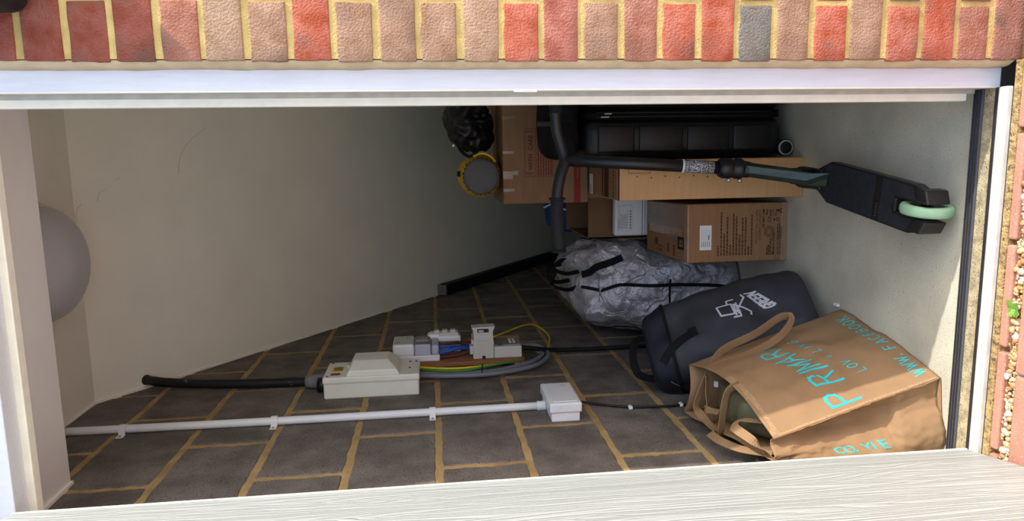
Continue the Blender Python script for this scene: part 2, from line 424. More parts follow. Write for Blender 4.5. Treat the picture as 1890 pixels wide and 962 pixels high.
for n in range(-13, 24):
    zb = 1.785 - .075 * n - .075 + .006
    x = .173; first = True; k = 0
    while x < 1.40:
        half = first and n % 2 == 0
        w = .1025 if half else .215
        me = random.choice(HALF if half else FULL)
        o = link('brick', me); o.parent = wf
        o.location = (x + random.uniform(-.0015, .0015), random.uniform(-.0015, .0015), zb + random.uniform(-.0012, .0012))
        c = FIRST.get(n) if first else None
        if c is None: c = random.choice([RED, ORG, TAN, PNK, BUF, TAN, ORG])
        o.color = lin(c)
        x += w + .010; first = False
# rest of the outer wall: left of the door and above the head (out of the picture)
bm = bmesh.new(); bx(bm, (-1.9, 0, -.12), (-.735, .10, 2.75)); bx(bm, (-.735, 0, 2.06), (.176, .10, 2.75))
tag(obj('wall_front_beyond', bm, 'far_brickwork'), 'brick outer wall behind and above the open door', kind='structure')
# inner leaf of the front wall + dropped plaster lintel
bm = bmesh.new(); bx(bm, (.135, .10, 0), (.50, .36, 2.25))
tag(obj('wall_front_inner', bm, 'lintel_plaster'), 'plastered inner return beside the door frame', kind='structure')
bm = bmesh.new(); bx(bm, (-.757, .10, 2.045), (.135, .362, 2.26), .006, 2)
tag(obj('trim_1', bm, 'lintel_plaster'), 'plastered lintel soffit over the doorway', kind='structure')
# ---- left block wall
wl = box('wall_left', (-.87, .085, -.1), (-.7575, 4.4, 2.30), 'block_mortar'); tag(wl, 'dark concrete block wall with ochre mortar joints', kind='structure')
def block_mesh(w, seed):
    bm = bmesh.new(); bx(bm, (-.09, 0, 0), (0, w, .2075), .003, 1)
    bmesh.ops.subdivide_edges(bm, edges=[e for e in bm.edges if e.calc_length() > .1], cuts=11, use_grid_fill=True)
    for v in bm.verts:
        p = v.co; v.co = p + Vector((nz(p, 12, seed) * .0015, nz(p, 45, seed + 3) * .006, nz(p, 48, seed + 7) * .006))
    bmesh.ops.recalc_face_normals(bm, faces=bm.faces)
    me = bpy.data.meshes.new('block'); bm.to_mesh(me); bm.free(); me.materials.append(MATS['block']); return me
BLK = [block_mesh(.4325, s) for s in (11, 12, 13, 14)]
for k in range(-1, 10):
    zb = 2.074 - .225 * (k + 1) + .00875
    y0 = (.319 if k % 2 == 0 else .544) - .45 * 2 + .00875
    for i in range(12):
        y = y0 + .45 * i
        if y + .438 < .11 or y > 4.3: continue
        if zb > 2.25 - .7 * (y - .94) + .05 and y > .94: continue
        o = link('block', random.choice(BLK)); o.parent = wl
        o.location = (-.755 + random.uniform(-.001, .001), y, zb)
# ---- ceiling: flat part and sloping stair soffit
bm = bmesh.new()
prof = [(.30, 2.25), (.94, 2.25), (4.25, -.067), (4.25, .10), (.99, 2.38), (.30, 2.38)]
A = [bm.verts.new((-.7545, y, z)) for y, z in prof]; B = [bm.verts.new((.46, y, z)) for y, z in prof]
bm.faces.new(A); bm.faces.new(B[::-1])
for i in range(6): bm.faces.new((A[i], A[(i + 1) % 6], B[(i + 1) % 6], B[i]))
ce = tag(obj('ceiling', bm, 'plaster'), 'white plastered ceiling sloping down under the stairs', kind='structure')
mat('crack_grey', (172, 167, 155), .9, .2, 80)
for P_ in ([(.117, 1.342, 1.969), (.07, 1.284, 2.009), (.029, 1.254, 2.03), (-.004, 1.244, 2.037), (-.041, 1.238, 2.041)],
           [(-.049, 1.067, 2.161), (-.063, 1.041, 2.18), (-.081, 1.025, 2.191), (-.097, 1.006, 2.204), (-.122, 1.0, 2.208)],
           [(-.125, .959, 2.237), (-.136, .948, 2.244), (-.158, .943, 2.248), (-.178, .943, 2.248)]):
    bm = bmesh.new(); sweep(bm, [p + Vector((nz(p, 60) * .004, 0, 0)) for p in catmull(P_, 6)], [(-.0004, -.0004), (.0004, -.0004), (.0004, .0004), (-.0004, .0004)], up=(0, .57, .82))
    c_ = obj('hairline_crack', bm, 'crack_grey'); c_.parent = ce
# ragged plaster edge where ceiling meets the blocks
bm = bmesh.new()
line = [Vector((-.7535, .36, 2.052)), Vector((-.7535, .10, 2.042))]
sweep(bm, catmull(line, 10), [(-.012, -.006), (.012, -.006), (.012, .006), (-.012, .006)], up=(1, 0, 0))
pts = [Vector((-.753, .38 + .56 * i / 14, 2.247)) for i in range(14)] + [Vector((-.753, .94 + 1.6 * i / 40, 2.247 - .7 * 1.6 * i / 40)) for i in range(41)]
sweep(bm, pts, lambda t: [(-.004, -.003), (.004, -.003), (.004, .009 + .006 * nz((t * 40, 0, 0))), (-.004, .009 + .006 * nz((t * 40, 0, 0)))], up=(0, .57, .82))
tag(obj('trim_2', bm, 'plaster'), 'ragged plaster edge along the block wall', kind='structure')
# ---- floor, right wall, ground
tag(box('floor', (-.87, .09, -.10), (.50, 4.4, 0), 'concrete'), 'bare grey concrete floor of the cupboard', kind='structure')
tag(box('wall_right', (.44, .30, 0), (.54, 4.4, 2.3), 'plaster'), 'plastered right wall hidden beside the suitcase', kind='structure')
gr = box('ground', (-.95, -.13, -.20), (.95, -.002, -.014), 'soil'); tag(gr, 'sandy bed outside the door sill', kind='structure')
# pavers outside
pv = box('paving', (-50, -60, -.10), (50, -.062, -.008), 'slab'); tag(pv, 'pink block paving outside the threshold', kind='structure')
def paver_mesh(w, d):
    bm = bmesh.new(); bx(bm, (0, -d, -.05), (w, 0, 0), .005, 2); bmesh.ops.recalc_face_normals(bm, faces=bm.faces)
    me = bpy.data.meshes.new('paver'); bm.to_mesh(me); bm.free(); me.materials.append(MATS['paver']); return me
pm = paver_mesh(.198, .098)
for j in range(22):
    for i in range(13):
        o = link('paver', pm); o.parent = pv; o.location = (-1.62 + .202 * i + (.1 if j % 2 else 0) - .048, -.064 - .102 * j, .0 + random.uniform(-.0015, .0015))
# plinth brick edge just outside sill
pe = box('trim_3', (-.80, -.020, -.06), (.173, -.004, .0035), 'old_mortar'); tag(pe, 'crumbling yellow mortar bed under the door sill', kind='structure')
bm = bmesh.new()
for i in range(5): bx(bm, (-.86 + .225 * i, -.037, -.09), (-.86 + .225 * i + .213, -.017, .001), .004, 2)
tag(obj('trim_4', bm, 'paver'), 'pink brick edging along the gravel strip', kind='structure')

# ---- door frame
fr = bpy.data.objects.new('door_frame', None); COL.objects.link(fr); fr.location = (.13, .07, 0)
tag(fr, 'white plastic door frame with cream rebate around the opening', kind='structure')
def fbox(n, lo, hi, m, bev=.002): return box(n, lo, hi, m, fr, bev, 2)
fbox('jamb', (.1235, .035, 0), (.176, .082, 2.03), 'frame_white')
fbox('jamb_edge', (.1222, .0345, 0), (.1252, .046, 1.985), 'frame_cream', .001)
fbox('jamb_gasket', (.1228, .046, 0), (.1250, .0805, 1.985), 'rebate_grey', .0003)
fbox('jamb_stop', (.0995, .080, .037), (.15, .102, 2.0), 'frame_cream', .002)
fbox('jamb_groove', (.1145, .0790, .02), (.1240, .0810, 2.0), 'rebate_grey', .0003)
fbox('jamb', (-.753, .040, 0), (-.712, .082, 2.03), 'frame_white')
fbox('jamb_stop', (-.753, .080, .037), (-.706, .102, 2.0), 'frame_cream', .003)
fbox('head', (-.72, .035, 1.982), (.176, .082, 2.045), 'frame_white')
fbox('head_stop', (-.72, .080, 1.985), (.15, .1, 2.045), 'frame_white', .002)
fbox('head_groove', (-.72, .0785, 1.999), (.15, .081, 2.008), 'gasket', .0003)
fbox('head_bead', (-.72, .080, 1.968), (.15, .104, 1.986), 'frame_cream', .002)
# threshold
sx0, sx1 = -.712, .123
fbox('sill_base', (sx0, -.0038, -.055), (sx1, .092, .004), 'gasket', .002)
fbox('sill_back', (sx0, .066, .003), (sx1, .092, .012), 'sill_grey', .002)
for y in (.070, .078, .086): fbox('sill_rib', (sx0, y, .011), (sx1, y + .003, .0145), 'gasket', .0008)
fbox('sill_sand', (sx0, .034, .003), (sx1, .067, .0075), 'sill_sand', .001)
fbox('sill_gasket', (sx0, .022, .003), (sx1, .034, .013), 'gasket', .003)
fbox('sill_lip', (sx0, -.002, -.002), (sx1, .022, .016), 'sill_white', .004)
# strike plate
s = fbox('strike_plate', (.1195, .0325, .965), (.1255, .037, 1.010), 'frame_cream', .001)
box('catch', (.1190, .0318, .975), (.1225, .0335, .994), 'frame_white', s, .0005)
# sealant fillet between brick and jamb
bm = bmesh.new()
pts = [Vector((0, 0, .0 + 2.02 * i / 120)) for i in range(121)]
R = []
for i, p in enumerate(pts):
    w1 = nz((0, 0, p.z), 14, 2) * .0022; w2 = nz((0, 0, p.z), 22, 5) * .0018
    R.append([bm.verts.new((.1755, .006, p.z)), bm.verts.new((.1725 + w1 * .4, .006 + w1, p.z)), bm.verts.new((.166 + w1, .018, p.z)), bm.verts.new((.1615 + w2, .0345, p.z)), bm.verts.new((.1765, .036, p.z))])
for a, b in zip(R, R[1:]):
    for j in range(5): bm.faces.new((a[j], a[(j + 1) % 5], b[(j + 1) % 5], b[j]))
tag(obj('trim_5', bm, 'sealant', smooth=True), 'beige mastic bead between brick and frame', kind='structure')
# ---- open door leaf
dr = bpy.data.objects.new('door_1', None); COL.objects.link(dr); dr.location = (-.658, .03, .012)
tag(dr, 'open white woodgrain door swung out at the left', kind='structure')
dd = Vector((.18, -.984, 0)).normalized(); dn = Vector((-.984, -.18, 0))
mt = Matrix((dd, dn, Z)).transposed().to_4x4(); mt.translation = (-.658, .030, 0)   # local x along leaf, y thickness (away), z up
box('leaf', (0, .0, .013), (.745, .042, 1.985), 'door_woodgrain', dr, .003, 2, mtx=mt)
box('edge_strip', (-.004, .004, .014), (.001, .040, 1.984), 'frame_cream', dr, .001, 1, mtx=mt)
box('inner_lip', (-.0015, -.0012, .014), (.006, .004, 1.984), 'frame_cream', dr, .0006, 1, mtx=mt)
tag(dr.children[0], 'white embossed woodgrain face')

# ================================================================== BLACK BOX OUTSIDE, kind unknown, shaped to shade the upper bricks
lp = empty('wall_shade_box', (.36, 0, 1.84), 'black box on the brick wall at the edge of view, shaped to shade the upper bricks', 'shade_box')
box('housing', (.246, -.15, 1.822), (.47, -.004, 2.10), 'shade_box_black', lp, .03, 4, True)
box('back_plate', (.275, -.006, 1.85), (.445, .002, 2.08), 'shade_box_black', lp, .004, 1)
# ================================================================== CEILING LIGHT
cl = empty('ceiling_light', (-.27, .68, 2.25), 'round frosted dome light on the ceiling', 'light')
mt = frame_m((-.27, .68, 2.25), X, z=-Z)
turned('base_ring', [(0, -.002), (.168, -.002), (.170, .02), (.164, .032), (.150, .034), (0, .034)], 'cream_plastic', cl, 48, mt)
turned('diffuser', [(.158, .024)] + [(.158 * math.cos(a), .028 + .100 * math.sin(a)) for a in [i * PI / 2 / 14 for i in range(14)]] + [(0, .128)], 'diffuser', cl, 48, mt)

# ================================================================== ELECTRICAL GEAR ON THE LEFT WALL
WX = -.755
# -- service cut-out
so_ = empty('service_cutout', (WX, .94, 1.23), 'cream electricity service box with raised fuse cover on the block wall', 'fuse box')
box('case', (WX - .001, .862, 1.232), (-.700, 1.03, 1.532), 'cream_plastic', so_, .006, 3)
box('lid', (-.705, .860, 1.230), (-.684, 1.032, 1.534), 'cream_plastic', so_, .005, 3)
bm = bmesh.new()
lo = [(-.686, .868, 1.292), (-.686, .868, 1.462), (-.686, 1.024, 1.462), (-.686, 1.024, 1.292)]
mid = [(-.668, .868, 1.300), (-.668, .868, 1.454), (-.668, 1.020, 1.454), (-.668, 1.020, 1.300)]
hi = [(-.647, .918, 1.330), (-.647, .918, 1.442), (-.647, 1.010, 1.442), (-.647, 1.010, 1.330)]
rr = [[bm.verts.new(p) for p in q] for q in (lo, mid, hi)]
for a, b in zip(rr, rr[1:]):
    for j in range(4): bm.faces.new((a[j], a[(j + 1) % 4], b[(j + 1) % 4], b[j]))
bm.faces.new(rr[2]); bm.faces.new(rr[0][::-1])
bmesh.ops.bevel(bm, geom=list(bm.edges), offset=.004, segments=3, affect='EDGES', profile=.5)
child(obj('fuse_cover', bm, 'cream_plastic'), so_)
box('seal_window', (-.685, .95, 1.457), (-.672, .985, 1.469), 'grey_plastic', so_, .004, 2)
box('warning_label', (-.6845, .925, 1.478), (-.6832, .972, 1.512), 'label_yellow', so_)
bars('label_print', [(.003, .004 + .008 * i, .030, .007 + .008 * i) for i in range(5)], 'ink_black', (-.6830, .929, 1.510), -Z, Y, so_)
box('rating_label', (-.6845, .885, 1.482), (-.6832, .906, 1.512), 'label_brown', so_)
for y, z in ((.875, 1.520), (1.018, 1.520), (.93, 1.262), (1.0, 1.262), (1.0, 1.242)):
    turned('screw', [(0, .0015), (.0035, .0015), (.004, 0), (0, 0)], 'ink_black', so_, 10, frame_m((-.684, y, z), Y, z=X))
box('lid_groove', (-.707, .8612, 1.236), (-.7045, .8622, 1.528), 'grey_plastic', so_)
# -- black service cable with gland
sc = empty('service_cable', (WX, 1.05, 1.55), 'thick black taped mains cable running down from the soffit to the service box', 'cable')
tube('cable', [(-.735, 1.12, 2.19), (-.728, 1.085, 2.15), (-.728, 1.05, 2.09), (-.73, 1.02, 1.98), (-.733, 1.005, 1.85), (-.735, 1.0, 1.70), (-.733, .99, 1.56), (-.731, .985, 1.52)], lambda t: .0155 + .002 * nz((t * 22, 0, 0)) + .002 * (t < .15), 'black_rubber', sc, 14, 8)
turned('gland', [(0, 0), (.026, 0), (.026, .022), (.023, .03), (.022, .062), (.018, .075), (0, .075)], 'panel_grey', sc, 20, frame_m((-.732, .985, 1.533), Y, z=Z))
turned('gland_collar', [(0, 0), (.024, 0), (.024, .03), (0, .03)], 'black_plastic', sc, 20, frame_m((-.732, .945, 1.532), Y, z=Z))
# -- meter board
mb = empty('meter_board', (WX, 1.18, .85), 'plywood board on white spacers carrying the isolators', 'board')
box('board', (-.738, 1.095, .857), (-.722, 1.262, 1.345), 'plywood', mb, .001, 1)
for y, z in ((1.10, .886), (1.25, .886), (1.25, 1.32)):
    turned('spacer', [(0, 0), (.0085, 0), (.0085, .018), (0, .018)], 'white_plastic', mb, 16, frame_m((WX, y, z), Y, z=X))
# unit A : white isolator and lavender meter module
ua = empty('isolator_switch', (-.722, 1.18, 1.16), 'white and lavender isolator block next to the service box', 'switchgear')
box('base', (-.722, 1.118, 1.162), (-.700, 1.250, 1.33), 'white_plastic', ua, .003, 2)
box('cover', (-.701, 1.120, 1.252), (-.658, 1.248, 1.328), 'white_plastic', ua, .007, 3)
box('cover_top', (-.660, 1.126, 1.256), (-.6572, 1.242, 1.324), 'grey_plastic', ua, .001, 1)
box('module', (-.701, 1.120, 1.193), (-.660, 1.245, 1.250), 'lavender_plastic', ua, .004, 2)
box('module_top', (-.662, 1.126, 1.195), (-.6585, 1.240, 1.248), 'panel_grey', ua, .001, 1)
box('end_cover', (-.701, 1.120, 1.165), (-.664, 1.240, 1.191), 'lavender_plastic', ua, .008, 3)
bars('print', [(.006 + .009 * i, .0, .010 + .009 * i, .012) for i in range(4)] + [(.0, -.02, .044, -.014), (.0, -.04, .044, -.026)], 'ink_silver', (-.6582, 1.20, 1.246), -Z, Y, ua)
bars('cover_print', [(.004, .0, .007, .03), (.012, .004, .015, .02), (.04, .06, .043, .085), (.048, .066, .051, .08)], 'ink_grey', (-.6570, 1.14, 1.318), -Z, Y, ua)
# unit B
ub = empty('connector_block', (-.722, 1.28, 1.08), 'small white connector block at the far edge of the meter board', 'switchgear')
box('body', (-.722, 1.225, 1.082), (-.660, 1.275, 1.165), 'white_plastic', ub, .005, 2)
box('wedge', (-.690, 1.226, 1.160), (-.652, 1.274, 1.205), 'white_plastic', ub, .008, 2)
box('step', (-.662, 1.230, 1.09), (-.648, 1.270, 1.195), 'grey_plastic', ub, .003, 2)
for z in (1.10, 1.13, 1.16): box('tab', (-.650, 1.236, z), (-.640, 1.262, z + .02), 'grey_plastic', ub, .002, 1)
# unit C
uc = empty('main_fuse_switch', (-.722, 1.15, .86), 'grey 100 amp fuse switch at the lower end of the meter board', 'switchgear')
box('fuse_base', (-.722, 1.118, .967), (-.655, 1.235, 1.042), 'grey_plastic', uc, .003, 2)
box('fuse_carrier', (-.656, 1.116, .969), (-.634, 1.19, 1.040), 'grey_plastic', uc, .002, 2)
bm = bmesh.new(); 
q = [(-.634, .970), (-.634, 1.039), (-.622, 1.039), (-.606, 1.046), (-.604, .963), (-.622, .970)]
a = [bm.verts.new((x, 1.118, z)) for x, z in q]; b = [bm.verts.new((x, 1.165, z)) for x, z in q]; bm.faces.new(a); bm.faces.new(b[::-1])
for i in range(6): bm.faces.new((a[i], a[(i + 1) % 6], b[(i + 1) % 6], b[i]))
child(obj('fuse_handle', bm, 'grey_plastic'), uc)
box('rating_plate', (-.6245, 1.1165, .985), (-.6115, 1.1182, 1.026), 'ink_black', uc)
text('rating_text', '100A', .010, 'label_white', (-.6225, 1.1162, 1.024), -Z, X, uc, bold=.0003)
box('side_lug', (-.705, 1.12, 1.041), (-.675, 1.16, 1.054), 'grey_plastic', uc, .002, 1)
box('side_lug', (-.668, 1.12, 1.041), (-.650, 1.15, 1.048), 'grey_plastic', uc, .002, 1)
box('slot', (-.7215, 1.1165, .998), (-.711, 1.119, 1.010), 'ink_black', uc)
box('terminal_cover', (-.722, 1.118, .866), (-.680, 1.225, .966), 'grey_plastic', uc, .003, 2)
box('terminal_top', (-.681, 1.135, .870), (-.676, 1.222, .960), 'panel_grey', uc, .001, 1)
box('terminal_label', (-.6765, 1.15, .886), (-.6748, 1.21, .894), 'label_white', uc)
box('terminal_label', (-.6765, 1.15, .900), (-.6748, 1.21, .908), 'label_white', uc)
box('oval_badge', (-.6765, 1.128, .935), (-.6752, 1.137, .952), 'ink_black', uc)
box('card_tag', (-.690, 1.225, .862), (-.668, 1.229, .955), 'card_dark', uc)
turned('red_bush', [(0, 0), (.009, 0), (.009, .014), (0, .014)], 'red_plastic', uc, 14, frame_m((-.672, 1.20, 1.041), Y, z=Z))
# wires between the units
def cable(name, label, pts, r, m):
    o = tube(name, pts, r, m, None, 10, 8); tag(o, label, 'cable'); return o
cable('blue_wire', 'upper thin blue wire between isolator and fuse switch', [(-.684, 1.16, 1.165), (-.682, 1.165, 1.13), (-.690, 1.18, 1.10), (-.694, 1.19, 1.052)], .006, 'cable_blue')
cable('blue_wire', 'lower thick blue wire bulging in front of the board', [(-.698, 1.14, 1.165), (-.694, 1.145, 1.13), (-.688, 1.16, 1.09), (-.698, 1.18, 1.05)], .0075, 'cable_blue')
cable('brown_wire', 'upper brown wire leaving the isolator', [(-.672, 1.175, 1.165), (-.674, 1.18, 1.12), (-.68, 1.2, 1.09), (-.690, 1.205, 1.05)], .006, 'cable_brown')
cable('brown_wire', 'lower brown wire along the plywood board', [(-.712, 1.13, 1.165), (-.712, 1.14, 1.12), (-.708, 1.15, 1.08), (-.70, 1.16, 1.05)], .006, 'cable_brown')
# tails looping round to the board
cable('grey_tail', 'outer grey sheathed tail looping below the meter board', [(-.735, 1.0, 1.235), (-.735, .985, 1.16), (-.735, .975, 1.05), (-.735, .99, .95), (-.735, 1.05, .83), (-.733, 1.15, .765), (-.73, 1.22, .765), (-.715, 1.24, .80), (-.705, 1.215, .868)], .0085, 'cable_grey')
cable('grey_tail', 'inner grey sheathed tail beside the earth wire', [(-.735, 1.02, 1.235), (-.735, 1.005, 1.16), (-.735, .995, 1.05), (-.735, 1.02, .95), (-.735, 1.09, .84), (-.733, 1.17, .785), (-.73, 1.20, .79), (-.712, 1.20, .82), (-.702, 1.19, .868)], .0085, 'cable_grey')
ew = empty('earth_wire', (-.73, 1.04, 1.0), 'green and yellow earth wire along the grey tails', 'cable')
tube('yellow_core', [(-.716, 1.035, 1.235), (-.716, 1.01, 1.17), (-.716, 1.0, 1.10), (-.716, 1.01, 1.02), (-.716, 1.03, .95)], .0042, 'cable_yellow', ew, 8)
tube('green_core', [(-.722, 1.03, 1.235), (-.722, 1.0, 1.16), (-.721, .99, 1.08), (-.717, 1.012, 1.0), (-.716, 1.035, .94), (-.722, 1.09, .86)], .0042, 'cable_green', ew, 8)
tube('cable_tie', [(-.720, .970, 1.022), (-.706, 1.0, 1.018), (-.722, 1.022, 1.016), (-.745, 1.0, 1.018)], .0022, 'cable_black', ew, 6, 6, True)
cable('earth_loop', 'thin yellow green wire arching over from the fuse switch', [(-.665, 1.20, .965), (-.672, 1.30, .90), (-.68, 1.42, .82), (-.70, 1.50, .765), (-.725, 1.50, .725), (-.735, 1.42, .715), (-.74, 1.32, .735), (-.74, 1.20, .762)], .0034, 'cable_yellow')
cable('black_tail', 'straight black cable running from the meter board down to the bags', [(-.70, 1.17, .868), (-.715, 1.19, .80), (-.735, 1.23, .70), (-.742, 1.25, .55), (-.742, 1.26, .40), (-.742, 1.27, .25)], .0085, 'cable_black')
# -- conduit
cn = empty('conduit', (WX, .665, .86), 'white plastic conduit pipe down the block wall', 'pipe')
tube('pipe', [(-.742, .672, 2.249), (-.742, .664, 1.6), (-.742, .668, .855)], .0115, 'white_plastic', cn, 18, 8)
for z in (2.052, 1.64, 1.19):
    bm = bmesh.new()
    arc = [Vector((-.742 + .0135 * math.cos(a), .666 + .0135 * math.sin(a), z)) for a in [PI / 2 - i * PI / 10 for i in range(11)]] + [Vector((-.7535, .651, z)), Vector((-.7535, .632, z))]
    sweep(bm, arc, [(-.009, -.0012), (.009, -.0012), (.009, .0012), (-.009, .0012)], up=lambda t: Vector((1, -.3, 0)))
    s_ = child(obj('saddle', bm, 'white_plastic'), cn)
    turned('screw', [(0, .002), (.003, .002), (.0035, 0), (0, 0)], 'panel_grey', s_, 8, frame_m((-.7523, .639, z), Y, z=X))
turned('coupler', [(0, 0), (.0145, 0), (.0145, .006), (.0135, .008), (.0145, .012), (.0135, .016), (.0145, .02), (.0145, .026), (0, .026)], 'white_plastic', cn, 20, frame_m((-.742, .668, .853), Y, z=Z))
# -- junction box
jb = empty('junction_box', (WX, .65, .765), 'white square junction box at the lower end of the conduit', 'electrical box')
box('case', (WX, .563, .770), (-.722, .738, .852), 'white_plastic', jb, .003, 2)
box('lid', (-.728, .558, .764), (-.698, .744, .858), 'white_plastic', jb, .006, 3)
box('lid_panel', (-.699, .573, .776), (-.6968, .730, .846), 'white_plastic', jb, .0015, 1)
bars('moulded_mark', [(.004 * i, 0, .004 * i + .002, .018) for i in range(4)], 'grey_plastic', (-.6967, .70, .800), -Z, Y, jb)
# -- thin coax with clips
cable('thin_cable', 'thin black cable leaving the junction box towards the brown bag', [(-.742, .70, .768), (-.746, .68, .72), (-.749, .64, .62), (-.749, .625, .52), (-.749, .628, .40), (-.75, .63, .25)], .0036, 'cable_black')
for z, lb in ((.603, 'white cable clip nearer the junction box'), (.447, 'white cable clip nearer the brown bag')):
    c = empty('cable_clip', (WX, .63, z), lb, 'clip', 'white clips on the thin cable')
    box('clip', (-.754, .621, z - .006), (-.744, .639, z + .006), 'white_plastic', c, .003, 2)
    turned('pin', [(0, .0015), (.0025, .0015), (.0025, 0), (0, 0)], 'grey_plastic', c, 8, frame_m((-.744, .636, z), Y, z=X))
# -- black trunking in the corner of soffit and wall
tr = empty('black_trunking', (-.72, 3.0, .7), 'long black pipe casing in the corner below the sloping ceiling', 'pipe')
sl_ = Vector((0, 1, -.7)).normalized(); sn = Vector((0, .7, 1)).normalized()
p0 = Vector((-.722, 2.50, 2.25 - .7 * (2.50 - .94))) - sn * .036; p1 = p0 + sl_ * 1.75
bm = bmesh.new(); sweep(bm, [p0, p1], [(-.03, -.03), (.03, -.03), (.03, .03), (-.03, .03)], up=sn); bmesh.ops.bevel(bm, geom=list(bm.edges), offset=.008, segments=2, affect='EDGES')
child(obj('casing', bm, 'trunk_black'), tr)
bm = bmesh.new(); sweep(bm, [p0 - sl_ * .012, p0], [(-.027, -.027), (.027, -.027), (.027, .027), (-.027, .027)], up=sn); child(obj('end_cap', bm, 'panel_grey'), tr)

# ================================================================== BOXES
# -- tall pale carton
lb = empty('tall_carton', (-.08, .99, 0), 'tall pale cardboard carton standing behind the scooter', 'box')
box('carton', (-.143, .790, 0), (-.019, 1.190, .600), 'card_pale', lb, .003, 2)
box('top_flap', (-.140, .800, .600), (-.022, 1.186, .6035), 'card_brown', lb, .001, 1)
bars('barcode_label', [(0, 0, .07, .05)], 'label_white', (-.138, 1.12, .604), X, Y, lb)
bars('barcode', [(.004 + .0035 * i, .02, .0055 + .0035 * i, .045) for i in range(9)] + [(.045, .015, .066, .018)], 'ink_grey', (-.138, 1.12, .6046), X, Y, lb)
bars('top_print', [(.0, .0, .112, .055), (.0, .07, .112, .084)], 'ink_brown', (-.138, .90, .604), X, Y, lb)
bars('dot_row', [(.004 + .011 * i, 0, .009 + .011 * i, .009) for i in range(10)], 'ink_black', (-.138, .835, .604), X, Y, lb)
box('front_edge_slot', (-.1425, .7893, .597), (-.020, .7945, .601), 'ink_brown', lb)
bars('side_print', [(.028 - .004 * (i % 2), -.06 - .045 * i, .032 - .004 * (i % 2), -.056 - .045 * i) for i in range(9)] + [(.040, -.10, .0412, -.03), (.06, -.1, .0612, -.03), (.04, -.031, .061, -.03), (.04, -.1, .061, -.099)], 'ink_brown', (-.10, .7895, .60), X, Z, lb)
text('caution', 'Caution', .011, 'ink_brown', (-.0580, .7893, .262), Z, -X, lb)
text('unpacking', 'Unpacking', .011, 'ink_brown', (-.0580, .7893, .318), Z, -X, lb)
turned('mark', [(0, .0006), (.0045, .0006), (.0045, 0), (0, 0)], 'ink_brown', lb, 12, frame_m((-.062, .7897, .255), X, z=-Y))
box('logo_patch', (-.062, .7893, .155), (-.040, .7899, .180), 'ink_brown', lb)
# -- shredder carton
sb = empty('shredder_carton', (-.265, 1.09, 0), 'brown taped paper shredder carton with printed front and white label', 'box')
mtS = Matrix.Translation((-.263, .88, 0)) @ Matrix.Rotation(math.radians(1.5), 4, 'Z')
box('carton', (-.097, 0, 0), (.097, .44, .343), 'card_brown', sb, .004, 2, mtx=mtS)
SO = mtS @ Vector((-.097, -.0008, 0)); SXv = (mtS.to_3x3() @ X).normalized()
def son(x, z): return SO + SXv * x + Z * z
box('label', (-.055, -.0012, .262), (.026, -.0002, .302), 'label_white', sb, mtx=mtS)
bars('label_print', [(.030, .006 + .0055 * i, .068, .0064 + .0055 * i) for i in range(6)] + [(.010, .006 + .0065 * i, .028, .0080 + .0065 * i) for i in range(5)] + [(.034, .008, .050, .011)], 'ink_grey', son(.042, .262) + Vector((0, -.0006, 0)), SXv, Z, sb)
rnd = random.Random(3); rects = []
for i, (x1) in enumerate([.055, .165, .095, .150, .060, .160, .150, .090, .145, .148, .050, .155]):
    rects += words(.022, x1, .237 - .0105 * i, .0046, rnd)
bars('feature_print', rects, 'ink_brown', son(0, 0), SXv, Z, sb)
text('product_name', 'Micro Cut Paper Shredder', .0105, 'ink_brown', son(.172, .104), SXv, Z, sb, 'RIGHT')
text('capacity', '10 SHEET CAPACITY', .0115, 'ink_brown', son(.172, .092), SXv, Z, sb, 'RIGHT')
text('model_code', 'DB 060C-10M', .0105, 'ink_black', son(.172, .080), SXv, Z, sb, 'RIGHT', .0003)
text('colour_name', 'Black', .009, 'ink_black', son(.172, .070), SXv, Z, sb, 'RIGHT', .0003)
text('ce_mark', 'CE', .017, 'ink_black', son(.128, .058), SXv, Z, sb)
text('origin', 'Made in China', .0125, 'ink_black', son(.020, .044), SXv, Z, sb, bold=.0003)
bars('address_print', words(.020, .055, .062, .004, rnd) + words(.020, .05, .068, .004, rnd) + words(.020, .075, .056, .004, rnd) + words(.07, .125, .032, .0035, rnd) + words(.07, .125, .026, .0035, rnd) + words(.07, .112, .020, .0035, rnd), 'ink_brown', son(0, 0), SXv, Z, sb)
def rectline(x0, y0, x1, y1, w=.0012): return [(x0, y0, x1, y0 + w), (x0, y1 - w, x1, y1), (x0, y0, x0 + w, y1), (x1 - w, y0, x1, y1)]
bars('rep_frame', rectline(.021, .014, .042, .034) + rectline(.041, .014, .066, .034), 'ink_black', son(0, 0), SXv, Z, sb)
text('ec_text', 'EC', .012, 'ink_black', son(.025, .020), SXv, Z, sb); text('rep_text', 'REP', .011, 'ink_black', son(.044, .020), SXv, Z, sb)
bm = bmesh.new()
for r in (.018, .0135, .009):
    P = [son(.098 + r * 1.0 * math.cos(a), .064 + r * .95 * math.sin(a)) for a in [i * PI / 12 for i in range(24)]]
    sweep(bm, P, [(-.0007, -.0003), (.0007, -.0003), (.0007, .0003), (-.0007, .0003)], up=Y, closed=True)
child(obj('round_seal', bm, 'ink_brown'), sb)
bars('symbol_print', rectline(.150, .050, .158, .060) + rectline(.162, .050, .170, .060) + rectline(.132, .030, .142, .040) + [(.134, .044, .140, .049), (.150, .040, .158, .043), (.164, .030, .170, .040), (.150, .061, .170, .0625)], 'ink_black', son(0, 0), SXv, Z, sb)
bm = bmesh.new(); P = [son(.166 + .007 * math.cos(a), .020 + .007 * math.sin(a)) for a in [i * PI / 3 for i in range(6)]]
sweep(bm, P, [(-.0016, -.0003), (.0016, -.0003), (.0016, .0003), (-.0016, .0003)], up=Y, closed=True); child(obj('recycle_mark', bm, 'ink_black'), sb)
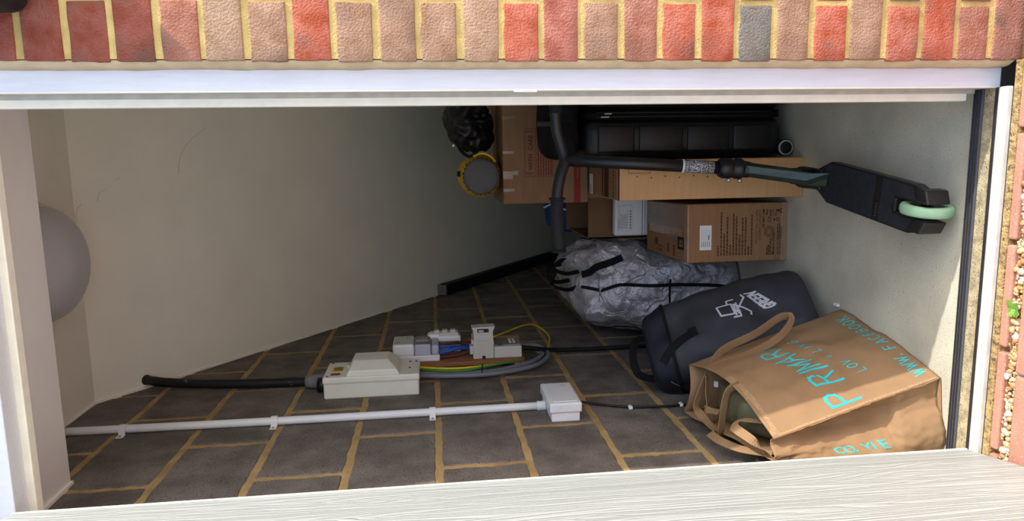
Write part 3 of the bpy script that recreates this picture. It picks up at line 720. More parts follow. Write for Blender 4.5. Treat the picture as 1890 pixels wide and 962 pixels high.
ST = mtS @ Vector((-.097, 0, .3436)); SYv = (mtS.to_3x3() @ Y).normalized()
box('top_tape', (.010, .012, .3425), (.093, .43, .3437), 'tape', sb, mtx=mtS)
box('top_tape', (-.018, .060, .3428), (.012, .40, .3440), 'tape_clear', sb, mtx=mtS)
box('edge_tape', (-.096, -.0010, .338), (.096, .03, .3441), 'tape_clear', sb, .001, 1, mtx=mtS)
box('edge_tape', (-.0972, -.0012, -.0), (.0972, .012, .020), 'tape_clear', sb, .001, 1, mtx=mtS)
def stp(x, y): return ST + SXv * x + SYv * y + Z * .0006
bars('logo_patch', [(0, 0, .042, .06)], 'ink_black', stp(.040, .03), SXv, SYv, sb)
text('logo_letter', 'B', .05, 'card_brown', stp(.046, .040) + Z * .0006, SXv, SYv, sb, bold=.001)
bars('top_print', words(.02, .05, .18, .014, rnd) + words(.012, .05, .12, .012, rnd) + words(.035, .06, .30, .03, rnd) + rectline(.015, .25, .035, .29, .003), 'ink_brown', stp(0, 0), SXv, SYv, sb)
# -- white flat box behind it
wb = empty('white_flat_box', (-.243, 1.36, 0), 'white flat box with small grey print behind the shredder carton', 'box')
box('case', (-.317, 1.338, 0), (-.170, 1.378, .466), 'label_white', wb, .008, 3)
box('lid_line', (-.316, 1.3365, .355), (-.171, 1.339, .3575), 'ink_grey', wb)
box('lid_line', (-.316, 1.3365, .345), (-.171, 1.339, .3465), 'ink_grey', wb)
rr = rectline(.012, .052, .112, .108, .0008) + [(.012, .102 - 0, .112, .1025)]
rnd = random.Random(8)
bars('print', [(.02, .1045, .06, .106)] + rr + [q for i in range(7) for q in words(.02, rnd.uniform(.07, .108), .097 - .0045 * i, .0016, rnd)] + [(.02 + .011 * i, .056, .026 + .011 * i, .062) for i in range(7)], 'ink_grey', (-.310, 1.3374, .345), X, Z, wb)
# -- open carton at the back
oc = empty('open_carton', (-.25, 1.6, 0), 'open topped brown carton behind the white flat box', 'box')
for n_, lo, hi in (('side', (-.335, 1.42, 0), (-.330, 1.80, .555)), ('side', (-.170, 1.42, 0), (-.165, 1.80, .555)), ('front', (-.335, 1.42, 0), (-.165, 1.425, .553)), ('back', (-.335, 1.795, 0), (-.165, 1.80, .57)), ('bottom', (-.335, 1.42, 0), (-.165, 1.80, .006))):
    box(n_, lo, hi, 'card_dark', oc)
# -- removal box on top and the carton that carries it
cc = empty('support_carton', (.07, 1.4, 0), 'plain carton under the removal box, mostly hidden by the tall carton', 'box')
box('carton', (-.160, 1.222, 0), (.30, 1.60, .603), 'card', cc, .003, 2)
box('seam_tape', (-.1605, 1.40, .30), (-.1595, 1.44, .603), 'tape', cc)
rb = empty('removal_box', (.07, 1.41, .604), 'large cardboard removal box printed WITH CARE, stacked at the back', 'box')
box('carton', (-.173, 1.20, .604), (.31, 1.62, .914), 'card', rb, .003, 2)
RO = Vector((-.173, 1.1992, .604))
bars('red_stripe', [(0.0, .028, .48, .052)], 'stripe_red', RO, X, Z, rb)
text('stripe_text', 'www', .018, 'card', RO + Vector((.088, -.0008, .034)), X, Z, rb)
bars('print_frame', rectline(.097, .128, .268, .232, .0015) + [(.097, .190, .268, .1915)] + [(.108, .20, .111, .228), (.256, .20, .259, .228), (.1, .213, .108, .2145)], 'ink_red', RO, X, Z, rb)
text('with_text', 'WITH', .0215, 'ink_red', RO + Vector((.122, -.0006, .203)), X, Z, rb, bold=.0006)
text('care_text', 'CARE', .0215, 'ink_red', RO + Vector((.192, -.0006, .203)), X, Z, rb, bold=.0006)
rnd = random.Random(5); rects = []
for i in range(6): rects += words(.102, .262, .180 - .0095 * i, .0045, rnd)
bars('small_print', rects, 'ink_red', RO, X, Z, rb)
for q in ((.09, .275, .118, .310), (.105, .255, .12, .275)): bars('tape_piece', [q], 'tape', RO + Vector((0, -.0004, 0)), X, Z, rb)
for q in ((.045, .27, .056, .31), (.18, .27, .19, .31), (.30, .265, .312, .31)): bars('tape_piece', [q], 'tape', RO + Vector((0, -.0004, 0)), X, Z, rb)

# ================================================================== SOFT THINGS ON THE REMOVAL BOX
def lump(name, c, rad, m, parent, amp=.15, fs=9, seed=1, seg=40, power=2.4, crease=0.):
    bm = bmesh.new(); bmesh.ops.create_icosphere(bm, subdivisions=5, radius=1)
    c = Vector(c); rad = Vector(rad)
    for v in bm.verts:
        d = v.co.normalized(); k = (abs(d.x) ** power + abs(d.y) ** power + abs(d.z) ** power) ** (-1 / power)
        p = Vector((d.x * rad.x, d.y * rad.y, d.z * rad.z)) * k
        w = 1 + amp * nz(p, fs, seed) + amp * .4 * nz(p, fs * 3, seed + 4) - crease * abs(nz(p, fs * 2, seed + 9))
        v.co = c + p * w
    o = obj(name, bm, m, None, True); child(o, parent); return o
bb = empty('black_bin_bag', (.04, 1.3, .915), 'black glossy crumpled bag on top of the removal box', 'bag')
o = lump('bag', (.125, 1.375, 1.018), (.105, .13, .09), 'black_plastic', bb, .30, 9, 3, crease=.45)
ribbon('tie', [(.02, 1.24, 1.0), (.0, 1.235, 1.03), (.02, 1.24, 1.06), (.06, 1.23, 1.08)], .012, .002, 'webbing', bb, up=(0, 1, 0))
box('tag', (.035, 1.232, 1.085), (.043, 1.238, 1.092), 'label_white', bb)
ss = empty('stuff_sack', (-.06, 1.32, .915), 'round yellow sleeping bag sack with grey end on the removal box', 'sack')
mt = frame_m((-.072, 1.215, .992), X, z=Y)
turned('end_panel', [(0, -.008), (.03, -.0075), (.055, -.004), (.066, .004), (.066, .02), (0, .02)], 'sack_grey', ss, 36, mt)
bm = bmesh.new()
def sackf(u, v):
    a = u * 2 * PI; r = .066 + .012 * math.sin(min(1, v * 3) * PI / 2) + .003 * math.sin(a * 26) * max(0, 1 - v * 4) + .004 * nz((math.cos(a) * 3, math.sin(a) * 3, v * 6))
    r *= 1 - .55 * max(0, v - .85) / .15
    return mt @ Vector((r * math.cos(a), r * math.sin(a), .0 + v * .26))
grid(bm, sackf, 104, 16, True); child(obj('sack_body', bm, 'sack_yellow', smooth=True), ss)
box('brand_tab', (-.072, 1.235, 1.066), (-.052, 1.24, 1.078), 'black_fabric', ss)
ribbon('drawstring', [(-.02, 1.215, .94), (.0, 1.20, .96), (.01, 1.205, .99), (.0, 1.215, 1.02)], .007, .002, 'sack_yellow', ss, up=(0, 1, 0))

# ================================================================== SUITCASE AND BACKPACK
sc_ = empty('suitcase', (.115, 1.02, 0), 'black hard shell suitcase standing upright with ribbed side', 'suitcase')
box('shell_half', (-.014, .862, .035), (.108, 1.185, .690), 'shell_black', sc_, .035, 5, True)
box('shell_half', (.138, .862, .035), (.262, 1.185, .690), 'shell_black', sc_, .035, 5, True)
box('zip_band', (.104, .868, .041), (.142, 1.179, .684), 'black_fabric', sc_, .030, 4, True)
for x in (.116, .128):
    tube('zip_line', [(x, .866, .08), (x, .8655, .36), (x, .866, .65)], .0028, 'shell_black', sc_, 6, 4)
box('zip_puller', (.112, .858, .612), (.117, .862, .640), 'chrome', sc_, .001, 1); box('zip_puller', (.122, .858, .604), (.127, .862, .628), 'chrome', sc_, .001, 1)
zs = [.075, .213, .365, .523, .655]
for a, b in zip(zs, zs[1:]):
    box('rib_panel', (.004, .8565, a + .006), (.088, .880, b - .006), 'shell_black', sc_, .008, 3, True)
    box('rib_panel', (-.0195, .905, a + .006), (.01, 1.15, b - .006), 'shell_black', sc_, .008, 3, True)
for x in (.012, .236):
    for y in (.872, 1.165):
        w = turned('wheel', [(0, -.011), (.018, -.011), (.027, -.008), (.027, .008), (.018, .011), (0, .011)], 'black_plastic', sc_, 24, frame_m((x, y, .0272), X, z=Y))
        turned('wheel_rim', [(.020, -.0130), (.0245, -.0130), (.0245, -.009), (.020, -.009)], 'grey_plastic', w, 24, frame_m((x, y, .0272), X, z=Y))
        box('caster_fork', (x - .016, y - .009, .03), (x + .016, y + .009, .05), 'black_plastic', sc_, .004, 2)
bk = empty('backpack', (.10, 1.0, .69), 'small black backpack lying on top of the suitcase', 'backpack')
lump('body', (.115, 1.02, .752), (.132, .14, .058), 'black_fabric', bk, .10, 8, 12, power=3.2, crease=.05)
lump('front_pocket', (.05, .905, .748), (.06, .035, .05), 'black_fabric', bk, .10, 10, 14, power=3)
box('buckle', (.088, .868, .795), (.106, .884, .838), 'black_plastic', bk, .004, 2)
ribbon('strap', [(.097, .88, .82), (.08, .868, .78), (.04, .865, .74), (-.008, .855, .73)], .022, .003, 'webbing', bk, up=(0, 1, 0))
ribbon('strap', [(-.008, .87, .74), (-.018, .855, .72), (-.02, .85, .695)], .014, .003, 'webbing', bk, up=(0, 1, 0))
box('strap_clip', (-.034, .845, .735), (-.012, .858, .752), 'black_plastic', bk, .003, 2)

# ================================================================== SCOOTER
st = empty('scooter', (-.11, .35, 0), 'black stunt scooter with mint rear wheel standing on the floor', 'scooter')
rear = Vector((-.141, .118, 0)); front = Vector((-.080, .545, 0)); ax = (front - rear).normalized(); side = Vector((ax.y, -ax.x, 0))  # side = right
mD = frame_m((rear.x, rear.y, 0), side, ax)     # local x right, y forward, z up
L_ = (front - rear).length; hw = .057
poly = [(-.018, .0), (-hw + .012, .005), (-hw, .045), (-hw, L_ - .045), (-hw + .028, L_ + .015), (hw - .028, L_ + .015), (hw, L_ - .045), (hw, .045), (hw - .012, .005), (.018, .0), (.018, .098), (-.018, .098)]
extr('deck', poly, .062, .088, 'bar_black', st, mD, .003)
gp = [(-.022, .012), (-hw + .016, .014), (-hw + .004, .047), (-hw + .004, L_ - .047), (-hw + .030, L_ + .008), (hw - .030, L_ + .008), (hw - .004, L_ - .047), (hw - .004, .047), (hw - .016, .014), (.022, .012), (.022, .104), (-.022, .104)]
def clip(poly, lo, hi):
    return [(x, min(max(y, lo), hi)) for x, y in poly]
extr('grip_tape', [(-.022, .03), (-hw + .006, .05), (-hw + .004, .155), (hw - .004, .155), (hw - .006, .05), (.022, .03), (.022, .104), (-.022, .104)], .0878, .0895, 'grip_tape', st, mD)
extr('grip_tape', [(-hw + .004, .182), (-hw + .004, L_ - .047), (-hw + .030, L_ + .008), (hw - .030, L_ + .008), (hw - .004, L_ - .047), (hw - .004, .182)], .0878, .0895, 'grip_tape', st, mD)
extr('bare_strip', [(-hw + .002, .156), (-hw + .002, .181), (hw - .002, .181), (hw - .002, .156)], .0878, .0884, 'black_plastic', st, mD)
bars('strip_print', [(-.045 + .0075 * i, .166, -.042 + .0075 * i, .169) for i in range(5)], 'sack_grey', mD @ Vector((0, 0, .0885)), side, ax, st)
for sx in (-1, 1):
    extr('dropout', [(sx * .020, -.012), (sx * .050, .002), (sx * .050, .030), (sx * .020, .030)][::sx], .035, .092, 'bar_black', st, mD, .004)
def wheel(c, nm, sm_, mcore):
    w = turned(nm, [(.036, -.0115), (.046, -.0125), (.052, -.011), (.055, -.005), (.055, .005), (.052, .011), (.046, .0125), (.036, .0115), (.036, -.0115)], sm_, st, 48, frame_m(c, Y, z=side))
    turned('wheel_core', [(0, -.009), (.012, -.012), (.016, -.006), (.036, -.009), (.0365, 0), (.036, .009), (.016, .006), (.012, .012), (0, .009)], mcore, w, 36, frame_m(c, Y, z=side))
wc = mD @ Vector((0, .036, .0552)); wheel(wc, 'rear_wheel', 'wheel_mint', 'black_plastic')
turned('axle', [(0, -.046), (.006, -.046), (.006, .046), (0, .046)], 'chrome', st, 12, frame_m(wc, Y, z=side))
box('fender', (-.016, .092, .066), (.016, .104, .094), 'bar_black', st, .003, 2, mtx=mD)
H0 = mD @ Vector((.0, L_ + .055, .125)); H1 = H0 + Vector((.028, .055, .175))      # head tube bottom / top
hd = (H1 - H0).normalized()
D0 = mD @ Vector((0, L_ - .035, .083))
bm = bmesh.new(); sweep(bm, [D0, D0.lerp(H0 + hd * .10, .3), H0 + hd * .145], lambda t: [(-.022 + .004 * t, -.016), (.022 - .004 * t, -.016), (.026 - .006 * t, .004), (.010, .018), (-.010, .018), (-.026 + .006 * t, .004)], up=(0, .6, .8))
child(obj('down_tube', bm, 'neck_metal'), st)
box('gusset', (-.028, L_ - .02, .082), (.028, L_ + .03, .100), 'bar_black', st, .004, 2, mtx=mD)
turned('head_tube', [(0, 0), (.022, 0), (.024, .01), (.021, .02), (.021, .13), (.024, .14), (.024, .16), (0, .16)], 'bar_black', st, 24, frame_m(H0, X, z=hd))
fc = H0 - hd * .005; wc2 = fc + Vector((-.008, .026, 0)); wc2.z = .0552
wheel(wc2, 'front_wheel', 'black_plastic', 'panel_grey')
for sx in (-1, 1):
    tube('fork_leg', [fc + hd * .01 + side * sx * .014, fc - hd * .012 + side * sx * .022 + ax * .008, wc2 + side * sx * .022], .009, 'bar_black', st, 10, 6)
B0 = H0 + hd * .155; T = Vector((-.014, .700, .785))
bd = (T - B0).normalized()
turned('clamp', [(0, 0), (.028, 0), (.030, .006), (.030, .022), (.027, .026), (.027, .032), (.030, .036), (.030, .058), (.024, .07), (0, .07)], 'bar_black', st, 24, frame_m(B0, X, z=bd))
for k in (.014, .046): turned('bolt', [(0, 0), (.006, 0), (.006, .012), (0, .012)], 'chrome', st, 10, frame_m(B0 + bd * k + Vector((-.034, -.014, 0)), X, z=(0, -1, .2)))
tube('bar_stem', [B0 + bd * .06, T], .0185, 'bar_black', st, 20, 0)
turned('sticker_band', [(.0188, 0), (.0192, 0), (.0192, .085), (.0188, .085)], 'sticker', st, 24, frame_m(B0 + bd * .085, X, z=bd))
turned('sticker_ring', [(.0188, 0), (.0195, 0), (.0195, .006), (.0188, .006)], 'label_white', st, 24, frame_m(B0 + bd * .171, X, z=bd))
tube('crossbar', [(-.275, .66, .81), (-.20, .665, .815), (-.12, .68, .812), (-.06, .69, .800), T, (.03, .705, .795), (.075, .70, .808), (.15, .69, .815), (.23, .68, .815)], .0165, 'bar_black', st, 18, 8)
tube('grip', [(-.272, .66, .810), (-.20, .665, .815), (-.125, .678, .812)], .0185, 'grip_rubber', st, 18, 8)
turned('grip_flange', [(0, 0), (.024, 0), (.024, .006), (0, .006)], 'grip_rubber', st, 20, frame_m((-.128, .677, .812), Z, z=X))
turned('grip_flange', [(0, 0), (.021, 0), (.021, .006), (0, .006)], 'grip_rubber', st, 20, frame_m((-.279, .66, .81), Z, z=X))
tube('grip', [(.12, .695, .812), (.23, .68, .815)], .0185, 'grip_rubber', st, 18, 6)

# ================================================================== BLUE BAG
bl = empty('blue_bag', (-.27, 1.98, 0), 'dark blue bag wedged behind the open carton', 'bag')
lump('body', (-.27, 2.0, .31), (.10, .14, .32), 'blue', bl, .06, 6, 21, power=4, crease=.04)
tube('cord', [(-.27, 1.86, .45), (-.25, 1.85, .56), (-.225, 1.86, .62), (-.24, 1.88, .66)], .004, 'label_white', bl, 8)

# ================================================================== WOVEN STORAGE BAG
wv = empty('woven_storage_bag', (-.55, 1.45, 0), 'grey translucent woven storage bag with black zip and straps', 'bag')
def wovf(u, v):
    a = u * 2 * PI
    t = v
    cx = -.555 + .045 * t ** 1.5; cy = 1.43 + .12 * t
    A_ = .185 - .02 * t + .012 * math.sin(t * PI); B_ = .235 - .045 * t
    k = 1.0
    if t > .78: k = math.sqrt(max(0., 1 - ((t - .78) / .22) ** 2)) * .82 + .18 * (1 - (t - .78) / .22)
    if t < .10: k = .90 + .10 * math.sqrt(max(0, 1 - ((.10 - t) / .10) ** 2))
    ca, sa = math.cos(a), math.sin(a); p = 3.2
    q = (abs(ca) ** p + abs(sa) ** p) ** (-1 / p)
    z = .004 + .655 * t
    P = Vector((cx + A_ * k * q * ca, cy + B_ * k * q * sa, z))
    d = Vector((ca, sa, 0))
    amp = .026 * math.sin(min(1, t * 4) * PI / 2)
    rip = nz(P, 7, 2) * 1.0 + nz((P.x, P.y, P.z * .5), 16, 5) * .5 - abs(nz(P, 11, 8)) * .7 + nz(P, 34, 3) * .18
    P += d * amp * rip
    if t > .8: P.z += .035 * nz(P, 12, 4)
    P.x = max(P.x, -.7525); P.z = max(P.z, .002)
    return P
WS = Surf(wovf, 1)
bm = bmesh.new(); R = grid(bm, wovf, 150, 110, True); bm.faces.new(R[0][::-1]); bm.faces.new(R[-1])
child(obj('bag_body', bm, 'woven_plastic', smooth=True), wv)
def strip(name, S, path, w, m, parent, off=.003, th=.002, n=10):
    """ribbon laid on a surface along (u,v) points"""
    P = catmull([Vector((a, b, 0)) for a, b in path], n); bm = bmesh.new(); rows = []
    pts = [S(p.x, p.y, off) for p in P]
    for i, p in enumerate(P):
        t = (pts[min(i + 1, len(pts) - 1)] - pts[max(i - 1, 0)]).normalized()
        nn = (S(p.x, p.y, off + .01) - S(p.x, p.y, off)).normalized(); s = t.cross(nn).normalized() * w / 2
        rows.append([bm.verts.new(pts[i] - s), bm.verts.new(pts[i] + s), bm.verts.new(pts[i] + s - nn * th), bm.verts.new(pts[i] - s - nn * th)])
    for a, b in zip(rows, rows[1:]):
        for j in range(4): bm.faces.new((a[j], a[(j + 1) % 4], b[(j + 1) % 4], b[j]))
    bm.faces.new(rows[0][::-1]); bm.faces.new(rows[-1])
    o = obj(name, bm, m); child(o, parent); return o
strip('zip', WS, [(.785, .03), (.79, .18), (.785, .36), (.775, .52), (.77, .68), (.74, .80), (.745, .88)], .013, 'webbing', wv)
strip('seam_band', WS, [(.80, .40), (.76, .40), (.72, .40), (.68, .395), (.63, .39)], .008, 'webbing', wv)
strip('hem', WS, [(.50, .90), (.55, .80), (.60, .62), (.62, .4)], .006, 'webbing', wv)
strip('carry_strap', WS, [(.86, .66), (.84, .74), (.82, .82), (.80, .88)], .028, 'webbing', wv, .006)
ribbon('carry_strap', [(-.46, 1.38, .60), (-.47, 1.40, .65), (-.455, 1.44, .69), (-.43, 1.47, .66), (-.425, 1.46, .61)], .022, .003, 'webbing', wv, up=(.5, .8, .2))
ribbon('carry_strap', [(-.50, 1.42, .63), (-.51, 1.44, .68), (-.49, 1.48, .71), (-.46, 1.52, .69), (-.45, 1.53, .64)], .022, .003, 'webbing', wv, up=(.5, .8, .2))
ribbon('carry_strap', [(-.52, 1.40, .58), (-.54, 1.42, .64), (-.53, 1.47, .69), (-.50, 1.52, .69)], .022, .003, 'webbing', wv, up=(.5, .8, .2))

# ================================================================== NAVY BAG
nb = empty('navy_gear_bag', (-.55, .75, 0), 'dark navy camping gear bag with white chair emblem, leaning on the wall', 'bag')
NA, NB = Vector((-.515, .688, .012)), Vector((-.645, .815, .485)); nd = (NB - NA).normalized()
ns = Vector((.70, -.68, 0)); ns = (ns - nd * ns.dot(nd)).normalized(); nt = nd.cross(ns)
def navf(u, v):
    a = u * 2 * PI; t = v
    e = 1.0
    if t < .14: e = .86 + .14 * math.sqrt(max(0, 1 - ((.14 - t) / .14) ** 2))
    if t > .88: e = .72 + .28 * math.sqrt(max(0, 1 - ((t - .88) / .12) ** 2))
    ca, sa = math.cos(a), math.sin(a); q = (abs(ca) ** 2.6 + abs(sa) ** 2.6) ** (-1 / 2.6)
    aa = .122 + .012 * math.sin(t * PI); bb_ = .165 - .035 * t + .01 * math.sin(t * PI)
    P = NA + (NB - NA) * t + ns * (aa * e * q * ca) + nt * (bb_ * e * q * sa)
    d = (ns * ca + nt * sa)
    P += d * (.018 * nz(P, 7, 31) + .008 * nz(P, 17, 33) - .018 * abs(nz((P.x, P.y, P.z * .6), 9, 37))) * math.sin(min(1, t * 6) * PI / 2)
    P.x = max(P.x, -.7525); P.z = max(P.z, .002)
    return P
NS_ = Surf(navf, 1)
bm = bmesh.new(); R = grid(bm, navf, 110, 90, True); bm.faces.new(R[0][::-1]); bm.faces.new(R[-1])
child(obj('bag_body', bm, 'navy', smooth=True), nb)
bm = bmesh.new()
def endf(u, v): return NS_(u, .86 + .14 * v, .004)
R = grid(bm, endf, 110, 10, True); bm.faces.new(R[-1]); child(obj('zipped_end', bm, 'navy_dark', smooth=True), nb)
strip('piping', NS_, [(i / 24, .858) for i in range(25)], .010, 'webbing', nb, .006, .003, 3)
def affine_letters(name, S, body, o, ex, ey, m, parent, w=.2, adv=.85, off=.0016):
    x0 = 0
    for ch in body:
        if ch != ' ':
            bm = bmesh.new()
            strokes(bm, S, STROKE[ch], lambda x, y: (o[0] + ex[0] * (x0 + x) + ey[0] * y, o[1] + ex[1] * (x0 + x) + ey[1] * y), w, off)
            child(obj(name, bm, m), parent)
        x0 += adv
affine_letters('printed_letter', NS_, 'GREEN', (.008, .205), (.0155, .0235), (-.004, .060), 'ink_silver', nb, .30, .82)
bm = bmesh.new()
CH = [[(.35, 1), (.75, 1), (.68, .5), (.22, .55), (.35, 1)], [(.15, .52), (.62, .42)], [(.18, .42), (.62, .34)], [(.22, .52), (.7, .0)], [(.62, .45), (.12, .02)], [(.10, .62), (.05, .4), (.28, .36)], [(.74, .62), (.9, .58), (.84, .36)], [(.12, .02), (.0, .06)], [(.7, 0), (.84, .04)]]
strokes(bm, NS_, CH, lambda x, y: (-.008 + .085 * x - .02 * y, .35 + .03 * x + .17 * y), .06, .0016)
child(obj('chair_emblem', bm, 'ink_silver'), nb)
strip('side_handle', NS_, [(-.035, .72), (-.05, .80), (-.075, .87), (-.11, .93)], .024, 'webbing', nb, .007)
strip('handle_patch', NS_, [(-.03, .69), (-.034, .74)], .030, 'webbing', nb, .009)
ribbon('end_loop', [NB + Vector((.055, -.02, .0)), NB + Vector((.05, .0, .045)), NB + Vector((.0, -.01, .06)), NB + Vector((-.05, -.04, .05)), NB + Vector((-.065, -.06, .0))], .026, .003, 'webbing', nb, up=(.4, .9, .1))
bm = bmesh.new()
strokes(bm, NS_, [[(i * .14, 0), (i * .14 + .07, 0)] for i in range(7)], lambda x, y: (-.18 - .05 * x + .0, .91 - .06 * x + y * .1), .05, .006)
child(obj('end_print', bm, 'ink_silver'), nb)

# ================================================================== BROWN SHOPPING BAG
pb = empty('brown_shopping_bag', (-.61, .33, 0), 'brown reusable shopping bag with turquoise lettering standing by the sill', 'bag')
BL, BR, TL, TR = Vector((-.530, .135, .003)), Vector((-.457, .545, .003)), Vector((-.661, .15, .400)), Vector((-.600, .55, .455))
def lerp2(a, b, c, d, u, v): return (a * (1 - u) + b * u) * (1 - v) + (c * (1 - u) + d * u) * v
def frontf(u, v):
    uu = min(max(u, 0), 1); vv = min(max(v, 0), 1)
    p = lerp2(BL, BR, TL, TR, u, v)
    e = math.sin(PI * uu)
    p = p + Vector((1, 0, .0)) * (.045 * e * (.25 + .75 * vv))
    wr = .009 * nz((u * .4, v * .45, 0), 9, 41) + .005 * nz((u * .4 + v * .2, v * .3, 0), 22, 43) - .006 * abs(nz((u * .4, v * .9, 1), 9, 45))
    return p + Vector((.9, -.2, .25)) * wr * (e * .8 + .2) * (1 - .5 * (vv > .98))
FS = Surf(frontf, 1)
GL0, GL1 = Vector((-.700, .112, .003)), Vector((-.716, .150, .402))       # near back edge
def nearf(u, v):       # u: 0 at back edge, 1 at front edge ; v up
    f0 = frontf(0, v); b0 = GL0.lerp(GL1, v); p = b0.lerp(f0, u)
    return p + Vector((0, 1, 0)) * (.045 * math.sin(PI * u) * math.sin(PI * min(1, v * 1.0)) * (1 if v > .25 else .4) - .012 * math.sin(2 * PI * u) + .008 * nz((u, v * 2, 3), 4, 51) + .004 * nz((u, v * 3, 1), 11, 53))
NRS = Surf(nearf, 1)
BK0, BK1 = Vector((-.725, .545, .003)), Vector((-.738, .545, .47))
def backf(u, v):
    p = GL0.lerp(BK0, u) * (1 - v) + GL1.lerp(BK1, u) * v
    q = p + Vector((1, 0, 0)) * .010 * nz((u * .4, v * .4, 8), 10, 61)
    q.x = max(q.x, -.75); return q
def farf(u, v):
    f0 = frontf(1, v); b0 = BK0.lerp(BK1, v); p = b0.lerp(f0, u)
    return p + Vector((0, -1, 0)) * (.03 * math.sin(PI * u) * v)
bm = bmesh.new()
for f, a, b in ((frontf, 60, 60), (nearf, 40, 50), (backf, 24, 24), (farf, 20, 24)): grid(bm, f, a, b)
def botf(u, v): return frontf(u, 0) * v + GL0.lerp(BK0, u) * (1 - v)
grid(bm, botf, 20, 8)
bmesh.ops.remove_doubles(bm, verts=bm.verts, dist=.0008)
bd_ = obj('bag_body', bm, 'bag_brown', smooth=True); child(bd_, pb)
md = bd_.modifiers.new('thickness', 'SOLIDIFY'); md.thickness = .0016; md.offset = 0
strip('top_hem', FS, [(.02, .975), (.2, .972), (.4, .972), (.55, .975)], .020, 'bag_hem', pb, .0018, .001)
strip('side_seam', FS, [(.012, .02), (.012, .3), (.012, .6), (.012, .97)], .007, 'bag_hem', pb, .0022, .002)
def place(items): return items
items = []
for ch, u, v in (('P', .055, .445), ('R', .235, .435), ('I', .365, .445), ('M', .41, .475), ('A', .505, .52), ('R', .615, .55), ('K', .735, .57)):
    items.append((ch, u, v, {'M': .105, 'A': .11, 'K': .13}.get(ch, .15 if u < .4 else .125), .165 if u < .4 else .14, .02))
letters('printed_letter', FS, items, 'ink_cyan', pb, .10)
items = []
for ch, u, v in (('L', .245, .285), ('O', .295, .298), ('V', .345, .31), ('=', .44, .355), ('L', .54, .385), ('I', .60, .40), ('N', .64, .41), ('G', .735, .42)):
    items.append((ch, u, v, .05, .055, .01))
letters('printed_letter', FS, items, 'ink_cyan', pb, .12)
items = [(ch, .07 + .07 * i, .035, .062, .065, .0) for i, ch in enumerate('WWW.FACEBOOK')]
letters('printed_letter', FS, items, 'ink_cyan', pb, .12)
items = [(ch, .30, .50 - .06 * i, .20, .04, 0) for i, ch in enumerate('')]
affine_letters('printed_letter', NRS, 'CO.YIE', (.05, .60), (.015, -.07), (.10, .02), 'ink_cyan', pb, .15, .75, .0016)
# handles
ribbon('handle', [(-.603, .50, .416), (-.548, .50, .378), (-.500, .485, .290), (-.452, .470, .226), (-.455, .445, .208), (-.500, .43, .253), (-.543, .44, .324), (-.575, .46, .396), (-.603, .48, .425)], .026, .0018, 'bag_brown', pb, up=(.25, .95, .2))
ribbon('handle', [(-.61, .48, .429), (-.653, .44, .467), (-.679, .42, .482), (-.705, .40, .466), (-.728, .36, .445), (-.722, .34, .445), (-.674, .33, .447), (-.609, .33, .436), (-.586, .33, .405)], .026, .0018, 'bag_brown', pb, up=(.1, .85, .5))
ribbon('handle', [(-.611, .47, .433), (-.651, .45, .440), (-.681, .44, .440), (-.690, .44, .448), (-.692, .43, .450), (-.688, .40, .425)], .024, .0018, 'bag_brown', pb, up=(.1, .7, .7))
ribbon('handle', [(-.713, .16, .395), (-.677, .18, .435), (-.665, .22, .455), (-.662, .24, .456), (-.652, .25, .434), (-.648, .22, .376)], .024, .0018, 'bag_brown', pb, up=(.75, .3, .55))
ribbon('handle', [(-.708, .17, .392), (-.714, .22, .443), (-.716, .28, .472), (-.720, .34, .476)], .022, .0018, 'bag_brown', pb, up=(.8, .1, .5))
oi_ = empty('olive_item', (-.66, .36, .05), 'rolled olive green waterproof item inside the brown shopping bag', 'clothing')
lump('bundle', (-.655, .355, .225), (.068, .150, .215), 'olive', oi_, .07, 8, 71, power=3, crease=.06)
box('care_label', (-.640, .46, .405), (-.625, .47, .413), 'label_white', oi_)
tag(box('white_plastic_bit', (-.452, .556, .0), (-.442, .578, .010), 'label_white', None, .003, 2), 'tiny white plastic scrap on the floor beside the bags', 'scrap')

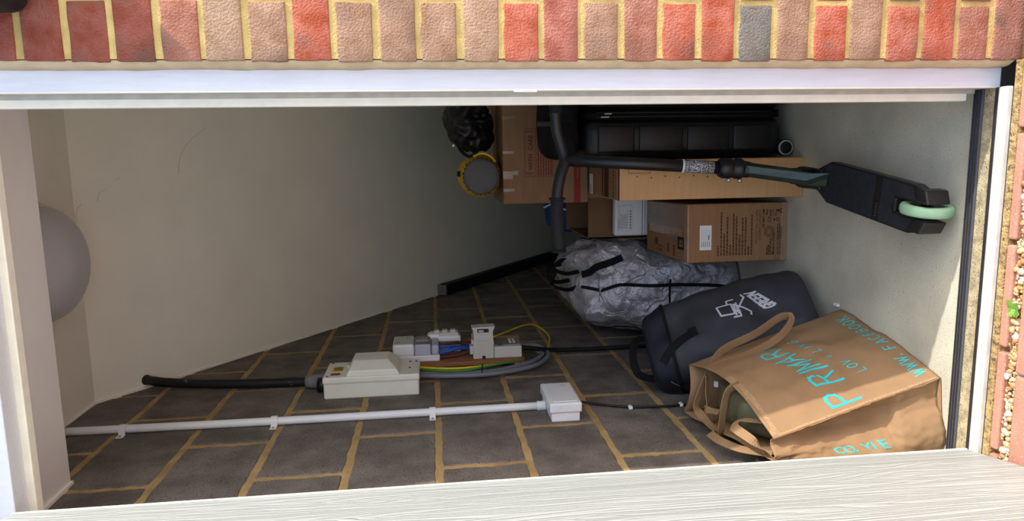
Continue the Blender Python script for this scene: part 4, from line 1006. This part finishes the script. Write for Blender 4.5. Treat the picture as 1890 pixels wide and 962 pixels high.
# ================================================================== GRAVEL STRIP
def pebble_mesh(seed):
    bm = bmesh.new(); bmesh.ops.create_icosphere(bm, subdivisions=2, radius=1)
    rnd = random.Random(seed); s = Vector((1, rnd.uniform(.65, .9), rnd.uniform(.5, .75)))
    for v in bm.verts:
        d = v.co.normalized(); v.co = Vector((d.x * s.x, d.y * s.y, d.z * s.z)) * (1 + .28 * nz(d, 1.3, seed))
    me = bpy.data.meshes.new('pebble'); bm.to_mesh(me); bm.free(); me.materials.append(MATS['pebble'])
    for p in me.polygons: p.use_smooth = True
    return me
PB = [pebble_mesh(s) for s in range(6)]
rnd = random.Random(11)
PC = [(214, 176, 118), (196, 138, 72), (230, 216, 190), (206, 150, 96), (226, 226, 222), (170, 120, 74), (220, 190, 150)]
for i in range(170):
    r = rnd.uniform(.0038, .0078); x = -.80 + .98 * i / 170 + rnd.uniform(-.004, .004); y = rnd.uniform(-.059, -.041)
    o = link('pebble', rnd.choice(PB)); o.location = (x, y, -.012 + r * .45 + rnd.uniform(0, .007)); o.scale = (r, r, r)
    o.rotation_euler = (rnd.uniform(-.5, .5), rnd.uniform(-.5, .5), rnd.uniform(0, 6.3)); o.color = lin(rnd.choice(PC))
    tag(o, 'small rounded pebble in the gravel strip outside the sill', 'pebble', 'pebbles in the gravel strip')
bm = bmesh.new()
for i in range(900):
    r = rnd.uniform(.002, .0045)
    g = bmesh.ops.create_icosphere(bm, subdivisions=1, radius=r, matrix=Matrix.Translation((rnd.uniform(-.82, .19), rnd.uniform(-.063, -.037), -.013 + rnd.uniform(0, .006))))
tag(obj('gravel', bm, 'pebble_mix', smooth=True), 'fine gravel filling between the pebbles outside the sill', 'gravel', kind='stuff')
# weed
we = empty('weed', (-.33, -.048, -.008), 'small green weed growing in the gravel strip', 'plant')
bm = bmesh.new(); mat('leaf', (120, 158, 66), .6, .15, 60)
for i in range(9):
    a = i * 2.4; l = .012 + .006 * (i % 3); c = Vector((-.33 + .004 * math.cos(a * 2), -.048 + .004 * math.sin(a * 2), .0)); d = Vector((math.cos(a), math.sin(a), .35)).normalized(); s_ = Vector((-d.y, d.x, 0)) * l * .4
    P = [c, c + d * l * .5 + s_, c + d * l, c + d * l * .5 - s_]; P2 = [p + Vector((0, 0, .0008)) for p in P]
    v = [bm.verts.new(p) for p in P]; w = [bm.verts.new(p) for p in P2]; bm.faces.new(v[::-1]); bm.faces.new(w)
    for j in range(4): bm.faces.new((v[j], v[(j + 1) % 4], w[(j + 1) % 4], w[j]))
child(obj('leaves', bm, 'leaf'), we)
tube('stem', [(-.33, -.048, -.012), (-.331, -.049, -.006), (-.33, -.048, .001)], .0012, 'leaf', we, 6, 4)
